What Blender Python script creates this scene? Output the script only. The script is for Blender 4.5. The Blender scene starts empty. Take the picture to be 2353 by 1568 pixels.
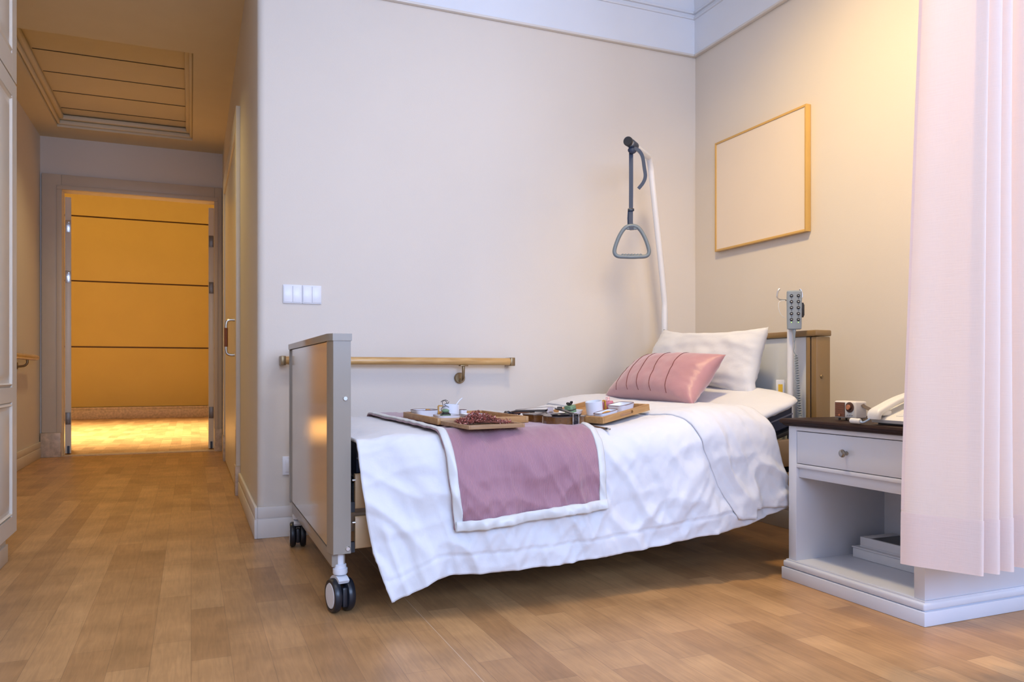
import bpy, bmesh, math, random
from mathutils import Vector, Matrix, noise, Euler
random.seed(7)
C = bpy.context.scene.collection
S = bpy.context.scene
PI = math.pi

# ------------------------------------------------------------ camera, world, lights
cam = bpy.data.objects.new('camera', bpy.data.cameras.new('camera'))
C.objects.link(cam)
cam.location = (0, 0, .75)
cam.rotation_euler = (PI/2, 0, -math.radians(22.5))
cam.data.sensor_width = 36
cam.data.lens = 1780/2353*36
cam.data.shift_y = 72/2353
cam.data.clip_start = .05
S.camera = cam
S.view_settings.view_transform = 'Standard'
S.view_settings.look = 'None'
S.view_settings.gamma = 1
S.view_settings.exposure = -0.02
S.view_settings.use_curve_mapping = False
w = bpy.data.worlds.new('world'); S.world = w; w.use_nodes = True
w.node_tree.nodes['Background'].inputs[0].default_value = (.75, .85, 1, 1)
w.node_tree.nodes['Background'].inputs[1].default_value = .6


def area(name, loc, rot, sx, sy, power, col, spread=180):
    l = bpy.data.lights.new(name, 'AREA'); l.shape = 'RECTANGLE'
    l.size = sx; l.size_y = sy; l.energy = power; l.color = col; l.spread = math.radians(spread)
    o = bpy.data.objects.new(name, l); C.objects.link(o)
    o.location = loc; o.rotation_euler = rot
    return o


def spot(name, loc, tgt, power, col, ang=90, blend=.8, rad=.05):
    l = bpy.data.lights.new(name, 'SPOT'); l.energy = power; l.color = col
    l.spot_size = math.radians(ang); l.spot_blend = blend; l.shadow_soft_size = rad
    o = bpy.data.objects.new(name, l); C.objects.link(o)
    o.location = loc
    o.rotation_euler = (Vector(tgt)-Vector(loc)).to_track_quat('-Z', 'Y').to_euler()
    return o


# daylight through the window behind the camera
area('window_daylight', (.9, -1.95, 1.92), (PI/2, 0, 0), 2.9, 1.3, 190, (.46, .62, 1))
# lamps of the room: a bedside wall lamp behind the curtain and two ceiling downlights, then two added fill spots
pl_ = bpy.data.lights.new('bedside_wall_lamp', 'POINT'); pl_.energy = 4; pl_.color = (1, .70, .30); pl_.shadow_soft_size = .06
po_ = bpy.data.objects.new('bedside_wall_lamp', pl_); C.objects.link(po_); po_.location = (2.20, 1.66, 2.28)
spot('room_downlight_bed', (1.35, 2.0, 2.9), (1.45, 2.9, 0), 37, (1, .92, .84), 165, 1, .15)
spot('right_wall_fill_spot', (1.45, 2.05, 2.88), (2.66, 2.55, 1.0), 140, (1, .69, .27), 95, 1, .12)  # added fill without a fixture, aimed to warm the right wall
spot('room_downlight_entry', (-.1, 1.6, 2.9), (-.1, 2.4, 0), 26, (1, .86, .70), 150, 1, .15)
spot('curtain_back_fill_spot', (2.35, 1.80, 2.78), (1.90, 1.40, 1.25), 75, (1, .70, .34), 46, .9, .08)  # unseen spot added behind the curtain so warm light shows through the cloth
# hall and corridor downlights
spot('hall_downlight', (-.45, 4.9, 2.82), (-.45, 5.2, 0), 62, (1, .77, .32), 130, 1, .08)
spot('hall_downlight_door', (-.45, 6.9, 2.9), (-.45, 6.6, 0), 40, (1, .76, .38), 120, 1, .08)
for i, x in enumerate((-3.2, -1.5, .2)):
    spot('corridor_downlight', (x, 10.6, 4.0), (x, 10.8, 0), 1900, (1, .86, .52), 78, .9, .1)
area('corridor_cove_light', (-1.3, 12.6, 4.15), (0, 0, 0), 5, .4, 30, (1, .74, .34))


# ------------------------------------------------------------ materials
def mat(name, col, rough=.5, metal=0, var=.04, scale=6, bump=0, bscale=80, coat=0, sheen=0, spec=.5, emit=None, trans=0):
    m = bpy.data.materials.new(name); m.use_nodes = True
    nt = m.node_tree; p = nt.nodes['Principled BSDF']
    p.inputs['Roughness'].default_value = rough
    p.inputs['Metallic'].default_value = metal
    p.inputs['Specular IOR Level'].default_value = spec
    p.inputs['Coat Weight'].default_value = coat
    p.inputs['Coat Roughness'].default_value = .12
    p.inputs['Sheen Weight'].default_value = sheen
    tc = nt.nodes.new('ShaderNodeTexCoord')
    n = nt.nodes.new('ShaderNodeTexNoise'); n.inputs['Scale'].default_value = scale; n.inputs['Detail'].default_value = 4
    nt.links.new(tc.outputs['Object'], n.inputs['Vector'])
    r = nt.nodes.new('ShaderNodeValToRGB')
    r.color_ramp.elements[0].position = .3; r.color_ramp.elements[1].position = .7
    r.color_ramp.elements[0].color = (*[c*(1-var) for c in col], 1)
    r.color_ramp.elements[1].color = (*[min(1, c*(1+var)) for c in col], 1)
    nt.links.new(n.outputs['Fac'], r.inputs[0]); nt.links.new(r.outputs[0], p.inputs['Base Color'])
    if bump:
        n2 = nt.nodes.new('ShaderNodeTexNoise'); n2.inputs['Scale'].default_value = bscale; n2.inputs['Detail'].default_value = 3
        nt.links.new(tc.outputs['Object'], n2.inputs['Vector'])
        b = nt.nodes.new('ShaderNodeBump'); b.inputs['Strength'].default_value = bump; b.inputs['Distance'].default_value = .01
        nt.links.new(n2.outputs['Fac'], b.inputs['Height']); nt.links.new(b.outputs[0], p.inputs['Normal'])
    if emit:
        p.inputs['Emission Color'].default_value = (*emit[:3], 1); p.inputs['Emission Strength'].default_value = emit[3]
    return m


def wood(name, c1, c2, axis='X', scale=14, rough=.4, coat=0, spec=.5):
    m = bpy.data.materials.new(name); m.use_nodes = True
    nt = m.node_tree; p = nt.nodes['Principled BSDF']; p.inputs['Roughness'].default_value = rough; p.inputs['Specular IOR Level'].default_value = spec
    p.inputs['Coat Weight'].default_value = coat
    tc = nt.nodes.new('ShaderNodeTexCoord'); mp = nt.nodes.new('ShaderNodeMapping')
    sc = {'X': (.12, 1, 1), 'Y': (1, .12, 1), 'Z': (1, 1, .12)}[axis]
    mp.inputs['Scale'].default_value = sc
    nt.links.new(tc.outputs['Object'], mp.inputs['Vector'])
    n = nt.nodes.new('ShaderNodeTexNoise'); n.inputs['Scale'].default_value = scale*6; n.inputs['Detail'].default_value = 6
    n.inputs['Distortion'].default_value = .6
    nt.links.new(mp.outputs[0], n.inputs['Vector'])
    r = nt.nodes.new('ShaderNodeValToRGB'); r.color_ramp.elements[0].position = .35; r.color_ramp.elements[1].position = .65
    r.color_ramp.elements[0].color = (*c1, 1); r.color_ramp.elements[1].color = (*c2, 1)
    nt.links.new(n.outputs['Fac'], r.inputs[0]); nt.links.new(r.outputs[0], p.inputs['Base Color'])
    return m


def floor_mat():
    m = bpy.data.materials.new('floor_planks'); m.use_nodes = True
    nt = m.node_tree; N = nt.nodes.new; L = nt.links.new
    p = nt.nodes['Principled BSDF']
    tc = N('ShaderNodeTexCoord'); sp = N('ShaderNodeSeparateXYZ'); L(tc.outputs['Object'], sp.inputs[0])
    cb = N('ShaderNodeCombineXYZ'); L(sp.outputs['Y'], cb.inputs[0]); L(sp.outputs['X'], cb.inputs[1])
    br = N('ShaderNodeTexBrick'); L(cb.outputs[0], br.inputs['Vector'])
    br.offset = .37; br.offset_frequency = 2; br.squash = 1
    br.inputs['Color1'].default_value = (.37, .195, .080, 1); br.inputs['Color2'].default_value = (.53, .30, .130, 1)
    br.inputs['Mortar'].default_value = (.25, .14, .065, 1)
    br.inputs['Scale'].default_value = 1; br.inputs['Mortar Size'].default_value = .0007; br.inputs['Mortar Smooth'].default_value = .4
    br.inputs['Brick Width'].default_value = .47; br.inputs['Row Height'].default_value = .098; br.inputs['Bias'].default_value = 0
    mp = N('ShaderNodeMapping'); mp.inputs['Scale'].default_value = (1, .08, 1); L(tc.outputs['Object'], mp.inputs['Vector'])
    g = N('ShaderNodeTexNoise'); g.inputs['Scale'].default_value = 95; g.inputs['Detail'].default_value = 6; g.inputs['Distortion'].default_value = .8
    L(mp.outputs[0], g.inputs['Vector'])
    b = N('ShaderNodeTexNoise'); b.inputs['Scale'].default_value = 5; b.inputs['Detail'].default_value = 3; L(tc.outputs['Object'], b.inputs['Vector'])
    mx = N('ShaderNodeMix'); mx.data_type = 'RGBA'; mx.blend_type = 'OVERLAY'; mx.inputs[0].default_value = .30
    L(br.outputs['Color'], mx.inputs[6]); L(g.outputs['Fac'], mx.inputs[7])
    mx2 = N('ShaderNodeMix'); mx2.data_type = 'RGBA'; mx2.blend_type = 'OVERLAY'; mx2.inputs[0].default_value = .45
    L(mx.outputs[2], mx2.inputs[6]); L(b.outputs['Fac'], mx2.inputs[7])
    # welded joint of the vinyl sheet
    d = N('ShaderNodeMath'); d.operation = 'SUBTRACT'; L(sp.outputs['X'], d.inputs[0]); d.inputs[1].default_value = .655
    a = N('ShaderNodeMath'); a.operation = 'ABSOLUTE'; L(d.outputs[0], a.inputs[0])
    lt = N('ShaderNodeMath'); lt.operation = 'LESS_THAN'; L(a.outputs[0], lt.inputs[0]); lt.inputs[1].default_value = .0011
    ly = N('ShaderNodeMath'); ly.operation = 'LESS_THAN'; L(sp.outputs['Y'], ly.inputs[0]); ly.inputs[1].default_value = 3.7
    ml = N('ShaderNodeMath'); ml.operation = 'MULTIPLY'; L(lt.outputs[0], ml.inputs[0]); L(ly.outputs[0], ml.inputs[1])
    mx3 = N('ShaderNodeMix'); mx3.data_type = 'RGBA'; L(ml.outputs[0], mx3.inputs[0]); L(mx2.outputs[2], mx3.inputs[6])
    mx3.inputs[7].default_value = (.62, .45, .3, 1)
    L(mx3.outputs[2], p.inputs['Base Color'])
    p.inputs['Roughness'].default_value = .38
    p.inputs['Specular IOR Level'].default_value = .45
    bp = N('ShaderNodeBump'); bp.inputs['Strength'].default_value = .12; bp.inputs['Distance'].default_value = .004
    L(g.outputs['Fac'], bp.inputs['Height']); L(bp.outputs[0], p.inputs['Normal'])
    return m


def ribbed(name, c1, c2, period=.0062):
    m = bpy.data.materials.new(name); m.use_nodes = True
    nt = m.node_tree; N = nt.nodes.new; L = nt.links.new
    p = nt.nodes['Principled BSDF']; p.inputs['Roughness'].default_value = .55; p.inputs['Sheen Weight'].default_value = .35
    tc = N('ShaderNodeTexCoord'); wv = N('ShaderNodeTexWave'); wv.wave_type = 'BANDS'; wv.bands_direction = 'X'
    wv.inputs['Scale'].default_value = 1/period/PI*.5*2*PI/ (2*PI) * PI; wv.inputs['Distortion'].default_value = .4; wv.inputs['Detail'].default_value = 1
    L(tc.outputs['Object'], wv.inputs['Vector'])
    r = N('ShaderNodeValToRGB'); r.color_ramp.elements[0].color = (*c1, 1); r.color_ramp.elements[1].color = (*c2, 1)
    L(wv.outputs['Fac'], r.inputs[0]); L(r.outputs[0], p.inputs['Base Color'])
    b = N('ShaderNodeBump'); b.inputs['Strength'].default_value = .35; b.inputs['Distance'].default_value = .003
    L(wv.outputs['Fac'], b.inputs['Height']); L(b.outputs[0], p.inputs['Normal'])
    return m


def fabric_translucent(name, col, tcol, fac):
    m = bpy.data.materials.new(name); m.use_nodes = True
    nt = m.node_tree; N = nt.nodes.new; L = nt.links.new
    p = nt.nodes['Principled BSDF']; out = nt.nodes['Material Output']
    p.inputs['Roughness'].default_value = .8; p.inputs['Sheen Weight'].default_value = .2; p.inputs['Specular IOR Level'].default_value = .15
    tc = N('ShaderNodeTexCoord')
    mp = N('ShaderNodeMapping'); mp.inputs['Scale'].default_value = (1, 1, .06); L(tc.outputs['Object'], mp.inputs['Vector'])
    n1 = N('ShaderNodeTexNoise'); n1.inputs['Scale'].default_value = 500; n1.inputs['Detail'].default_value = 1; L(mp.outputs[0], n1.inputs['Vector'])
    mp2 = N('ShaderNodeMapping'); mp2.inputs['Scale'].default_value = (.05, .05, 1); L(tc.outputs['Object'], mp2.inputs['Vector'])
    n2 = N('ShaderNodeTexNoise'); n2.inputs['Scale'].default_value = 420; n2.inputs['Detail'].default_value = 1; L(mp2.outputs[0], n2.inputs['Vector'])
    ad = N('ShaderNodeMath'); ad.operation = 'ADD'; L(n1.outputs['Fac'], ad.inputs[0]); L(n2.outputs['Fac'], ad.inputs[1])
    r = N('ShaderNodeValToRGB'); r.color_ramp.elements[0].position = .7; r.color_ramp.elements[1].position = 1.3/1.35
    r.color_ramp.elements[0].color = (*[c*.972 for c in col], 1); r.color_ramp.elements[1].color = (*col, 1)
    L(ad.outputs[0], r.inputs[0]); L(r.outputs[0], p.inputs['Base Color'])
    b = N('ShaderNodeBump'); b.inputs['Strength'].default_value = .12; b.inputs['Distance'].default_value = .002
    L(ad.outputs[0], b.inputs['Height']); L(b.outputs[0], p.inputs['Normal'])
    t = N('ShaderNodeBsdfTranslucent'); t.inputs['Color'].default_value = (*tcol, 1)
    mx = N('ShaderNodeMixShader'); mx.inputs[0].default_value = fac
    L(p.outputs[0], mx.inputs[1]); L(t.outputs[0], mx.inputs[2]); L(mx.outputs[0], out.inputs['Surface'])
    return m


M = dict(
    wall=mat('wall_paint', (.72, .655, .575), .75, var=.015, scale=2, bump=.04, bscale=220),
    white=mat('white_paint', (.75, .78, .83), .6, var=.01),
    hallceil=mat('hall_ceiling_paint', (.70, .60, .42), .7, var=.015),
    base=mat('baseboard_paint', (.72, .68, .63), .45, var=.02),
    joinery=mat('wardrobe_lacquer', (.74, .68, .58), .35, var=.015),
    casing=mat('door_casing_paint', (.60, .50, .38), .45, var=.02),
    stone=mat('plinth_stone', (.55, .43, .32), .45, var=.22, scale=30),
    ochre=mat('corridor_wall_panel', (.50, .37, .11), .6, var=.03, scale=2),
    groove=mat('corridor_groove', (.10, .055, .025), .6),
    slot=mat('ceiling_slot_dark', (.10, .075, .045), .8),
    floor=floor_mat(),
    railwood=wood('handrail_oak', (.50, .28, .09), (.66, .41, .16), 'X', 12, .35, .2),
    bronze=mat('bronze_metal', (.27, .19, .10), .35, .8),
    steel=mat('steel', (.62, .62, .62), .28, 1),
    darksteel=mat('hinge_metal', (.20, .17, .14), .4, .7),
    bed=mat('bed_beige_lacquer', (.295, .255, .205), .3, var=.01, coat=.3),
    bedpanel=mat('bed_panel_gloss', (.50, .455, .39), .13, var=.01, coat=.7),
    bedgold=mat('headboard_tan_lacquer', (.25, .155, .062), .32, var=.02, coat=.3),
    headpanel=mat('headboard_white_panel', (.72, .75, .78), .3, var=.01),
    beam=mat('bed_rail_tan', (.46, .31, .17), .4, var=.03),
    dark=mat('dark_frame', (.015, .016, .02), .5),
    tubewhite=mat('white_powder_coat', (.74, .75, .78), .3, var=.01),
    rubber=mat('black_rubber', (.012, .014, .02), .35),
    navy=mat('navy_mattress_cover', (.028, .034, .065), .55, var=.05),
    linen=mat('white_cotton', (.69, .695, .72), .75, var=.015, bump=.12, bscale=35, sheen=.15, spec=.2),
    linen2=mat('white_satin_border', (.66, .67, .66), .4, var=.02, sheen=.2),
    mauve=ribbed('mauve_ribbed_cloth', (.29, .135, .17), (.44, .235, .285)),
    satin=mat('pink_satin', (.46, .225, .235), .43, var=.05, scale=14, sheen=.5, bump=.06, bscale=60),
    seam=mat('dark_piping', (.16, .045, .04), .5),
    strap=mat('navy_webbing', (.026, .042, .085), .6, bump=.15, bscale=300),
    greyplastic=mat('grey_plastic', (.155, .19, .215), .4),
    remote=mat('remote_grey', (.26, .31, .36), .4),
    black=mat('black_plastic', (.012, .012, .015), .3),
    gold=mat('picture_frame_oak', (.62, .37, .095), .35, var=.05, coat=.2),
    canvas=mat('blank_canvas', (.79, .68, .56), .8, var=.005),
    nwhite=mat('nightstand_lacquer', (.66, .69, .76), .38, var=.008),
    walnut=wood('dark_walnut_top', (.018, .008, .006), (.032, .014, .010), 'Y', 10, .5, 0, .18),
    pewter=mat('pewter_knob', (.34, .32, .29), .25, 1),
    phone=mat('phone_white', (.74, .74, .73), .35),
    paper=mat('white_card', (.68, .69, .72), .6),
    cream=mat('radio_cream', (.78, .74, .70), .35),
    copper=mat('copper', (.55, .22, .11), .3, .8),
    brown=mat('dark_brown', (.09, .038, .025), .45),
    leather=mat('taupe_leather', (.17, .125, .095), .6, bump=.1, bscale=200),
    bamboo=wood('bamboo', (.37, .185, .06), (.48, .265, .10), 'X', 10, .45),
    bamboo2=wood('oak_tray', (.30, .175, .085), (.42, .25, .13), 'X', 10, .5),
    china=mat('white_china', (.76, .79, .85), .18, var=.01, coat=.3),
    rim=mat('dark_rim', (.13, .06, .05), .4),
    handleo=mat('amber_handle', (.50, .25, .03), .3, coat=.3),
    cookie=mat('golden_pastry', (.55, .28, .05), .6, var=.2, scale=60),
    green=mat('matcha_sponge', (.18, .29, .16), .8, var=.2, scale=120, bump=.3, bscale=150),
    choc=mat('dark_chocolate', (.018, .012, .012), .35),
    pink=mat('pink_soap', (.55, .20, .27), .55, var=.08, scale=60),
    pinkl=mat('pale_pink_ribbon', (.75, .45, .42), .5),
    flower=mat('dried_petals', (.30, .075, .055), .8, var=.4, scale=90),
    flower2=mat('dried_petals_pale', (.50, .22, .18), .8, var=.3, scale=90),
    stem=mat('dried_stems', (.17, .05, .03), .8, var=.3, scale=80),
    vtop=mat('violin_varnish_dark', (.085, .060, .052), .22, var=.06, coat=.5),
    vrib=wood('violin_ribs', (.10, .038, .008), (.16, .062, .012), 'X', 20, .25, .5),
    vneck=mat('violin_neck_maple', (.50, .33, .20), .5),
    ebony=mat('ebony', (.014, .014, .020), .3),
    bridge=mat('violin_bridge', (.55, .46, .44), .5),
    yellow=mat('yellow_print', (.80, .50, .03), .5),
    led=mat('green_led', (.4, .8, .1), .4, emit=(.5, 1, .1, 3)),
    label=mat('white_print', (.75, .78, .8), .5),
    switch=mat('switch_white', (.80, .81, .85), .3),
    curtain=fabric_translucent('curtain_weave', (.88, .86, .83), (1, .66, .34), .44),
    hem=fabric_translucent('curtain_hem_weave', (.86, .75, .68), (.95, .55, .30), .28),
)


# ------------------------------------------------------------ mesh helpers
class B:
    def __init__(s): s.bm = bmesh.new()

    def box(s, x0, x1, y0, y1, z0, z1, bev=0, seg=2, X=None):
        vs = [s.bm.verts.new(((x0, x1)[i & 1], (y0, y1)[i >> 1 & 1], (z0, z1)[i >> 2])) for i in range(8)]
        fs = [s.bm.faces.new([vs[i] for i in q]) for q in ((0, 2, 3, 1), (4, 5, 7, 6), (0, 1, 5, 4), (2, 6, 7, 3), (0, 4, 6, 2), (1, 3, 7, 5))]
        if bev:
            es = list({e for f in fs for e in f.edges})
            r = bmesh.ops.bevel(s.bm, geom=es, offset=bev, segments=seg, profile=.5, affect='EDGES')
            if X is not None:
                bmesh.ops.transform(s.bm, matrix=X, verts=list({v for f in r['faces'] for v in f.verts} | {v for v in vs if v.is_valid}))
        elif X is not None:
            bmesh.ops.transform(s.bm, matrix=X, verts=vs)
        return s

    def ring_loft(s, rings, cap=True, closed=False):
        R = [[s.bm.verts.new(p) for p in r] for r in rings]; n = len(R[0])
        k = len(R) if closed else len(R)-1
        for i in range(k):
            a, b = R[i], R[(i+1) % len(R)]
            for j in range(n):
                s.bm.faces.new((a[j], a[(j+1) % n], b[(j+1) % n], b[j]))
        if cap and not closed:
            s.bm.faces.new(R[0][::-1]); s.bm.faces.new(R[-1])
        return s

    def tube(s, pts, r, n=12, closed=False, flat=None, up=None):
        """sweep a circle (or a flat w x t section) along pts"""
        P = [Vector(p) for p in pts]; m = len(P); rings = []
        prev = None
        for i, p in enumerate(P):
            a = P[(i-1) % m] if (closed or i > 0) else p
            b = P[(i+1) % m] if (closed or i < m-1) else p
            t = (b-a).normalized()
            if prev is None:
                u = Vector(up) if up else (Vector((0, 0, 1)) if abs(t.z) < .9 else Vector((1, 0, 0)))
            else:
                u = Vector(up) if up else prev
            u = (u - t*u.dot(t)).normalized(); v = t.cross(u); prev = u
            rr = r[i] if isinstance(r, (list, tuple)) else r
            if flat:
                hw, ht = flat[0]/2, flat[1]/2
                rings.append([p+u*q[0]*hw+v*q[1]*ht for q in ((-1, -1), (1, -1), (1, 1), (-1, 1))])
            else:
                rings.append([p+(u*math.cos(2*PI*j/n)+v*math.sin(2*PI*j/n))*rr for j in range(n)])
        return s.ring_loft(rings, True, closed)

    def cyl(s, p0, p1, r, r2=None, n=28):
        return s.tube([p0, p1], [r, r if r2 is None else r2], n)

    def lathe(s, prof, n=32, X=None, cap=True):
        X = X or Matrix()
        return s.ring_loft([[X @ Vector((r*math.cos(2*PI*j/n), r*math.sin(2*PI*j/n), z)) for j in range(n)] for r, z in prof], cap)

    def sup(s, secs, e=4, n=40, X=None):
        """loft of superellipse sections (rx, ry, z)"""
        X = X or Matrix(); rings = []
        for rx, ry, z in secs:
            rg = []
            for j in range(n):
                a = 2*PI*j/n; c, q = math.cos(a), math.sin(a)
                k = (abs(c)**e+abs(q)**e)**(-1/e)
                rg.append(X @ Vector((rx*c*k, ry*q*k, z)))
            rings.append(rg)
        return s.ring_loft(rings)

    def grid(s, f, nu, nv):
        V = [[s.bm.verts.new(f(i/nu, j/nv)) for j in range(nv+1)] for i in range(nu+1)]
        for i in range(nu):
            for j in range(nv):
                s.bm.faces.new((V[i][j], V[i+1][j], V[i+1][j+1], V[i][j+1]))
        return s

    def prism(s, pts, vec):
        v = Vector(vec); a = [Vector(p) for p in pts]
        return s.ring_loft([a, [p+v for p in a]])

    def ball(s, c, r, n=12, sc=(1, 1, 1)):
        return s.lathe([(max(1e-4, r*math.sin(PI*i/n)), -r*math.cos(PI*i/n)) for i in range(n+1)], 2*n,
                       Matrix.Translation(c) @ Matrix.Diagonal((*sc, 1)))


W = {}


def obj(name, b, m, parent=None, world=False, smooth=35, label=None):
    bm = b.bm
    if parent and world:
        bm.transform(W[parent].inverted())
    bmesh.ops.recalc_face_normals(bm, faces=bm.faces)
    me = bpy.data.meshes.new(name); bm.to_mesh(me); bm.free()
    o = bpy.data.objects.new(name, me); C.objects.link(o)
    me.materials.append(M[m] if isinstance(m, str) else m)
    if smooth:
        for p in me.polygons: p.use_smooth = True
        me.set_sharp_from_angle(angle=math.radians(smooth))
    if parent: o.parent = parent
    W[o] = (W[parent] if parent else Matrix())
    if label: o['label'] = label
    return o


def tag(o, label, cat, group=None):
    o['label'] = label; o['category'] = cat
    if group: o['group'] = group
    return o


def thing(name, label, cat, loc=(0, 0, 0), rot=(0, 0, 0), group=None):
    o = bpy.data.objects.new(name, None); C.objects.link(o); o.empty_display_size = .05
    o.location = loc; o.rotation_euler = rot
    W[o] = Matrix.Translation(loc) @ Euler(rot).to_matrix().to_4x4()
    return tag(o, label, cat, group)


def struct(name, b, m, parent=None, smooth=35):
    o = obj(name, b, m, parent, smooth=smooth)
    if not parent: o['kind'] = 'structure'
    return o


def sstep(a, b, x):
    t = max(0, min(1, (x-a)/(b-a))); return t*t*(3-2*t)


def interp(tab, x):
    if x <= tab[0][0]: return tab[0][1]
    for (a, p), (b, q) in zip(tab, tab[1:]):
        if x <= b: return p+(q-p)*(x-a)/(b-a)
    return tab[-1][1]


def crom(P, k=6, closed=False):
    out = []; n = len(P); P = [Vector(p) for p in P]
    for i in range(n if closed else n-1):
        g = (lambda j: P[j % n]) if closed else (lambda j: P[max(0, min(n-1, j))])
        a, b, c, d = g(i-1), g(i), g(i+1), g(i+2)
        for q in range(k):
            t = q/k
            out.append(.5*((2*b)+(c-a)*t+(2*a-5*b+4*c-d)*t*t+(3*b-a-3*c+d)*t**3))
    if not closed: out.append(P[-1])
    return out


def nz(x, y, z=0.): return noise.noise(Vector((x, y, z)))


def wdup(o, parent=None):
    c = o.copy(); C.objects.link(c)
    if parent: c.parent = parent
    for ch in list(o.children): wdup(ch, c)
    return c


# ------------------------------------------------------------ room shell
YB, XR, XH, XL, YD = 3.671, 2.649, .277, -1.23, 7.9
struct('floor', B().box(-4.6, 3.2, -2.1, 14.2, -.1, 0), 'floor')
# back wall with a rounded outer corner beside the hall
b = B(); r = .035; arc = [(XH+r-r*math.cos(a), YB+r-r*math.sin(a)) for a in [PI/2*i/8 for i in range(9)]]
b.prism([(x, y, 0) for x, y in arc]+[(XR+.15, YB, 0), (XR+.15, YB+.2, 0), (XH, YB+.2, 0)], (0, 0, 2.95))
struct('wall_back', b, 'wall')
struct('wall_hall_right', B().box(XH, XH+.15, YB+.2, YD, 0, 2.95), 'wall')
struct('wall_right', B().box(XR, XR+.15, -2.1, YB, 0, 2.95), 'wall')
struct('wall_left', B().box(XL-.12, XL, -2.1, YD, 0, 2.95), 'wall')
b = B()
b.box(XL, -.6, -2.1, -2.0, 0, 2.95).box(2.55, XR, -2.1, -2.0, 0, 2.95).box(-.6, 2.55, -2.1, -2.0, 0, .65).box(-.6, 2.55, -2.1, -2.0, 2.65, 2.95)
struct('wall_front', b, 'wall')
b = B()
for x in (-.6, .43, 1.46, 2.49): b.box(x, x+.06, -2.08, -2.02, .65, 2.65)
b.box(-.54, 2.49, -2.08, -2.02, .65, .71).box(-.54, 2.49, -2.08, -2.02, 2.59, 2.65)
struct('window_1', b, 'white')
struct('ceiling', B().box(XL, XR, -2.1, YB, 2.95, 3.05), 'white')
# hall ceiling with its recessed tray
hx0, hx1, hy0, hy1, hz = -1.05, .012, 5.48, 7.55, 2.837
b = B()
b.box(XL, hx0, YB, YD, hz, hz+.12).box(hx1, XH, YB, YD, hz, hz+.12).box(hx0, hx1, YB, hy0, hz, hz+.12).box(hx0, hx1, hy1, YD, hz, hz+.12)
b.box(hx0, hx1, hy0, hy1, hz+.10, hz+.12)
b.box(XL, XH, YB, YB+.1, hz+.12, 3.06)
hc = struct('ceiling_hall', b, 'hallceil')
b = B()   # moulding step inside the recess
for q in (0, 1):
    i = .025+.03*q; z0 = hz+.018+.038*q
    b.box(hx0, hx1, hy1-i, hy1, z0, z0+.038, .012, 3).box(hx0, hx0+i, hy0, hy1-i, z0, z0+.038, .012, 3).box(hx1-i, hx1, hy0, hy1-i, z0, z0+.038, .012, 3)
    b.box(hx0+i, hx1-i, hy0, hy0+i, z0, z0+.038, .012, 3)
obj('recess_moulding', b, 'hallceil', hc)
zs = hz+.098
ys = (6.055, 6.48, 6.905, 7.32)
for i, y in enumerate(ys):
    obj('ceiling_slot', B().box(hx0+.06, hx1-.05, y, y+.006, zs-.002, zs+.001), 'slot', hc)
obj('ceiling_slot', B().box(hx1-.055, hx1-.050, ys[2], ys[3], zs-.002, zs+.001), 'slot', hc)
# end wall of the hall with a double door opening
ox0, ox1, oz = -1.062, .206, 2.375
struct('wall_hall_end', B().box(XL, ox0, YD, YD+.15, 0, 2.95).box(ox1, XH+.15, YD, YD+.15, 0, 2.95).box(ox0, ox1, YD, YD+.15, oz, 2.95), 'wall')
d = bpy.data.objects.new('door_1', None); C.objects.link(d); d['kind'] = 'structure'; d.location = (0, 0, 0); W[d] = Matrix()
b = B()
b.box(-1.214, ox0, YD-.03, YD-.001, .216, 2.505, .004).box(ox1, .272, YD-.03, YD-.001, .216, 2.505, .004).box(ox0, ox1, YD-.03, YD-.001, oz, 2.505, .004)
b.box(-1.098, ox0+.004, YD-.042, YD-.03, .216, oz-.0045, .003).box(ox1-.004, .235, YD-.042, YD-.03, .216, oz-.0045, .003).box(-1.098, .235, YD-.042, YD-.03, oz-.004, oz+.034, .003)
obj('door_casing', b, 'casing', d)
b = B()
b.box(-1.222, ox0-.002, YD-.05, YD-.001, 0, .216, .004).box(ox1+.002, .273, YD-.05, YD-.001, 0, .216, .004)
obj('stone_plinth', b, 'stone', d)
obj('threshold', B().box(ox0, ox1, YD, YD+.15, .0, .004), 'stone', d)
for sx, hz3, cold in ((-1, (2.08, 1.62, .33), 1), (1, (2.02, 1.57, .36), 0)):
    px = (-1.034, .18)[sx > 0]
    ang = math.atan2(px, 8.06)
    lf = bpy.data.objects.new('door_leaf', None); C.objects.link(lf); lf.parent = d
    X = Matrix.Translation((px, YD+.155, 0)) @ Matrix.Rotation(-ang, 4, 'Z')
    b = B().box(-.025, .025, 0, .62, .012, oz-.03, .003); b.bm.transform(X)
    l2 = obj('door_leaf', b, 'joinery', d); bpy.data.objects.remove(lf)
    for z in hz3:
        b = B().box(-.021, .021, -.006, .001, z-.055, z+.055, .002)
        for q in (-.035, 0, .035): b.cyl((.006*(1 if int(q*100) % 2 else -1), -.008, z+q), (.006*(1 if int(q*100) % 2 else -1), -.0055, z+q), .004, n=10)
        b.bm.transform(X); obj('hinge', b, 'steel' if cold and z > 1 else 'darksteel', l2)
    b = B().box(-.008, .012, -.008, .001, .013, .08); b.bm.transform(X); obj('floor_bolt', b, 'black', l2)
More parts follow.
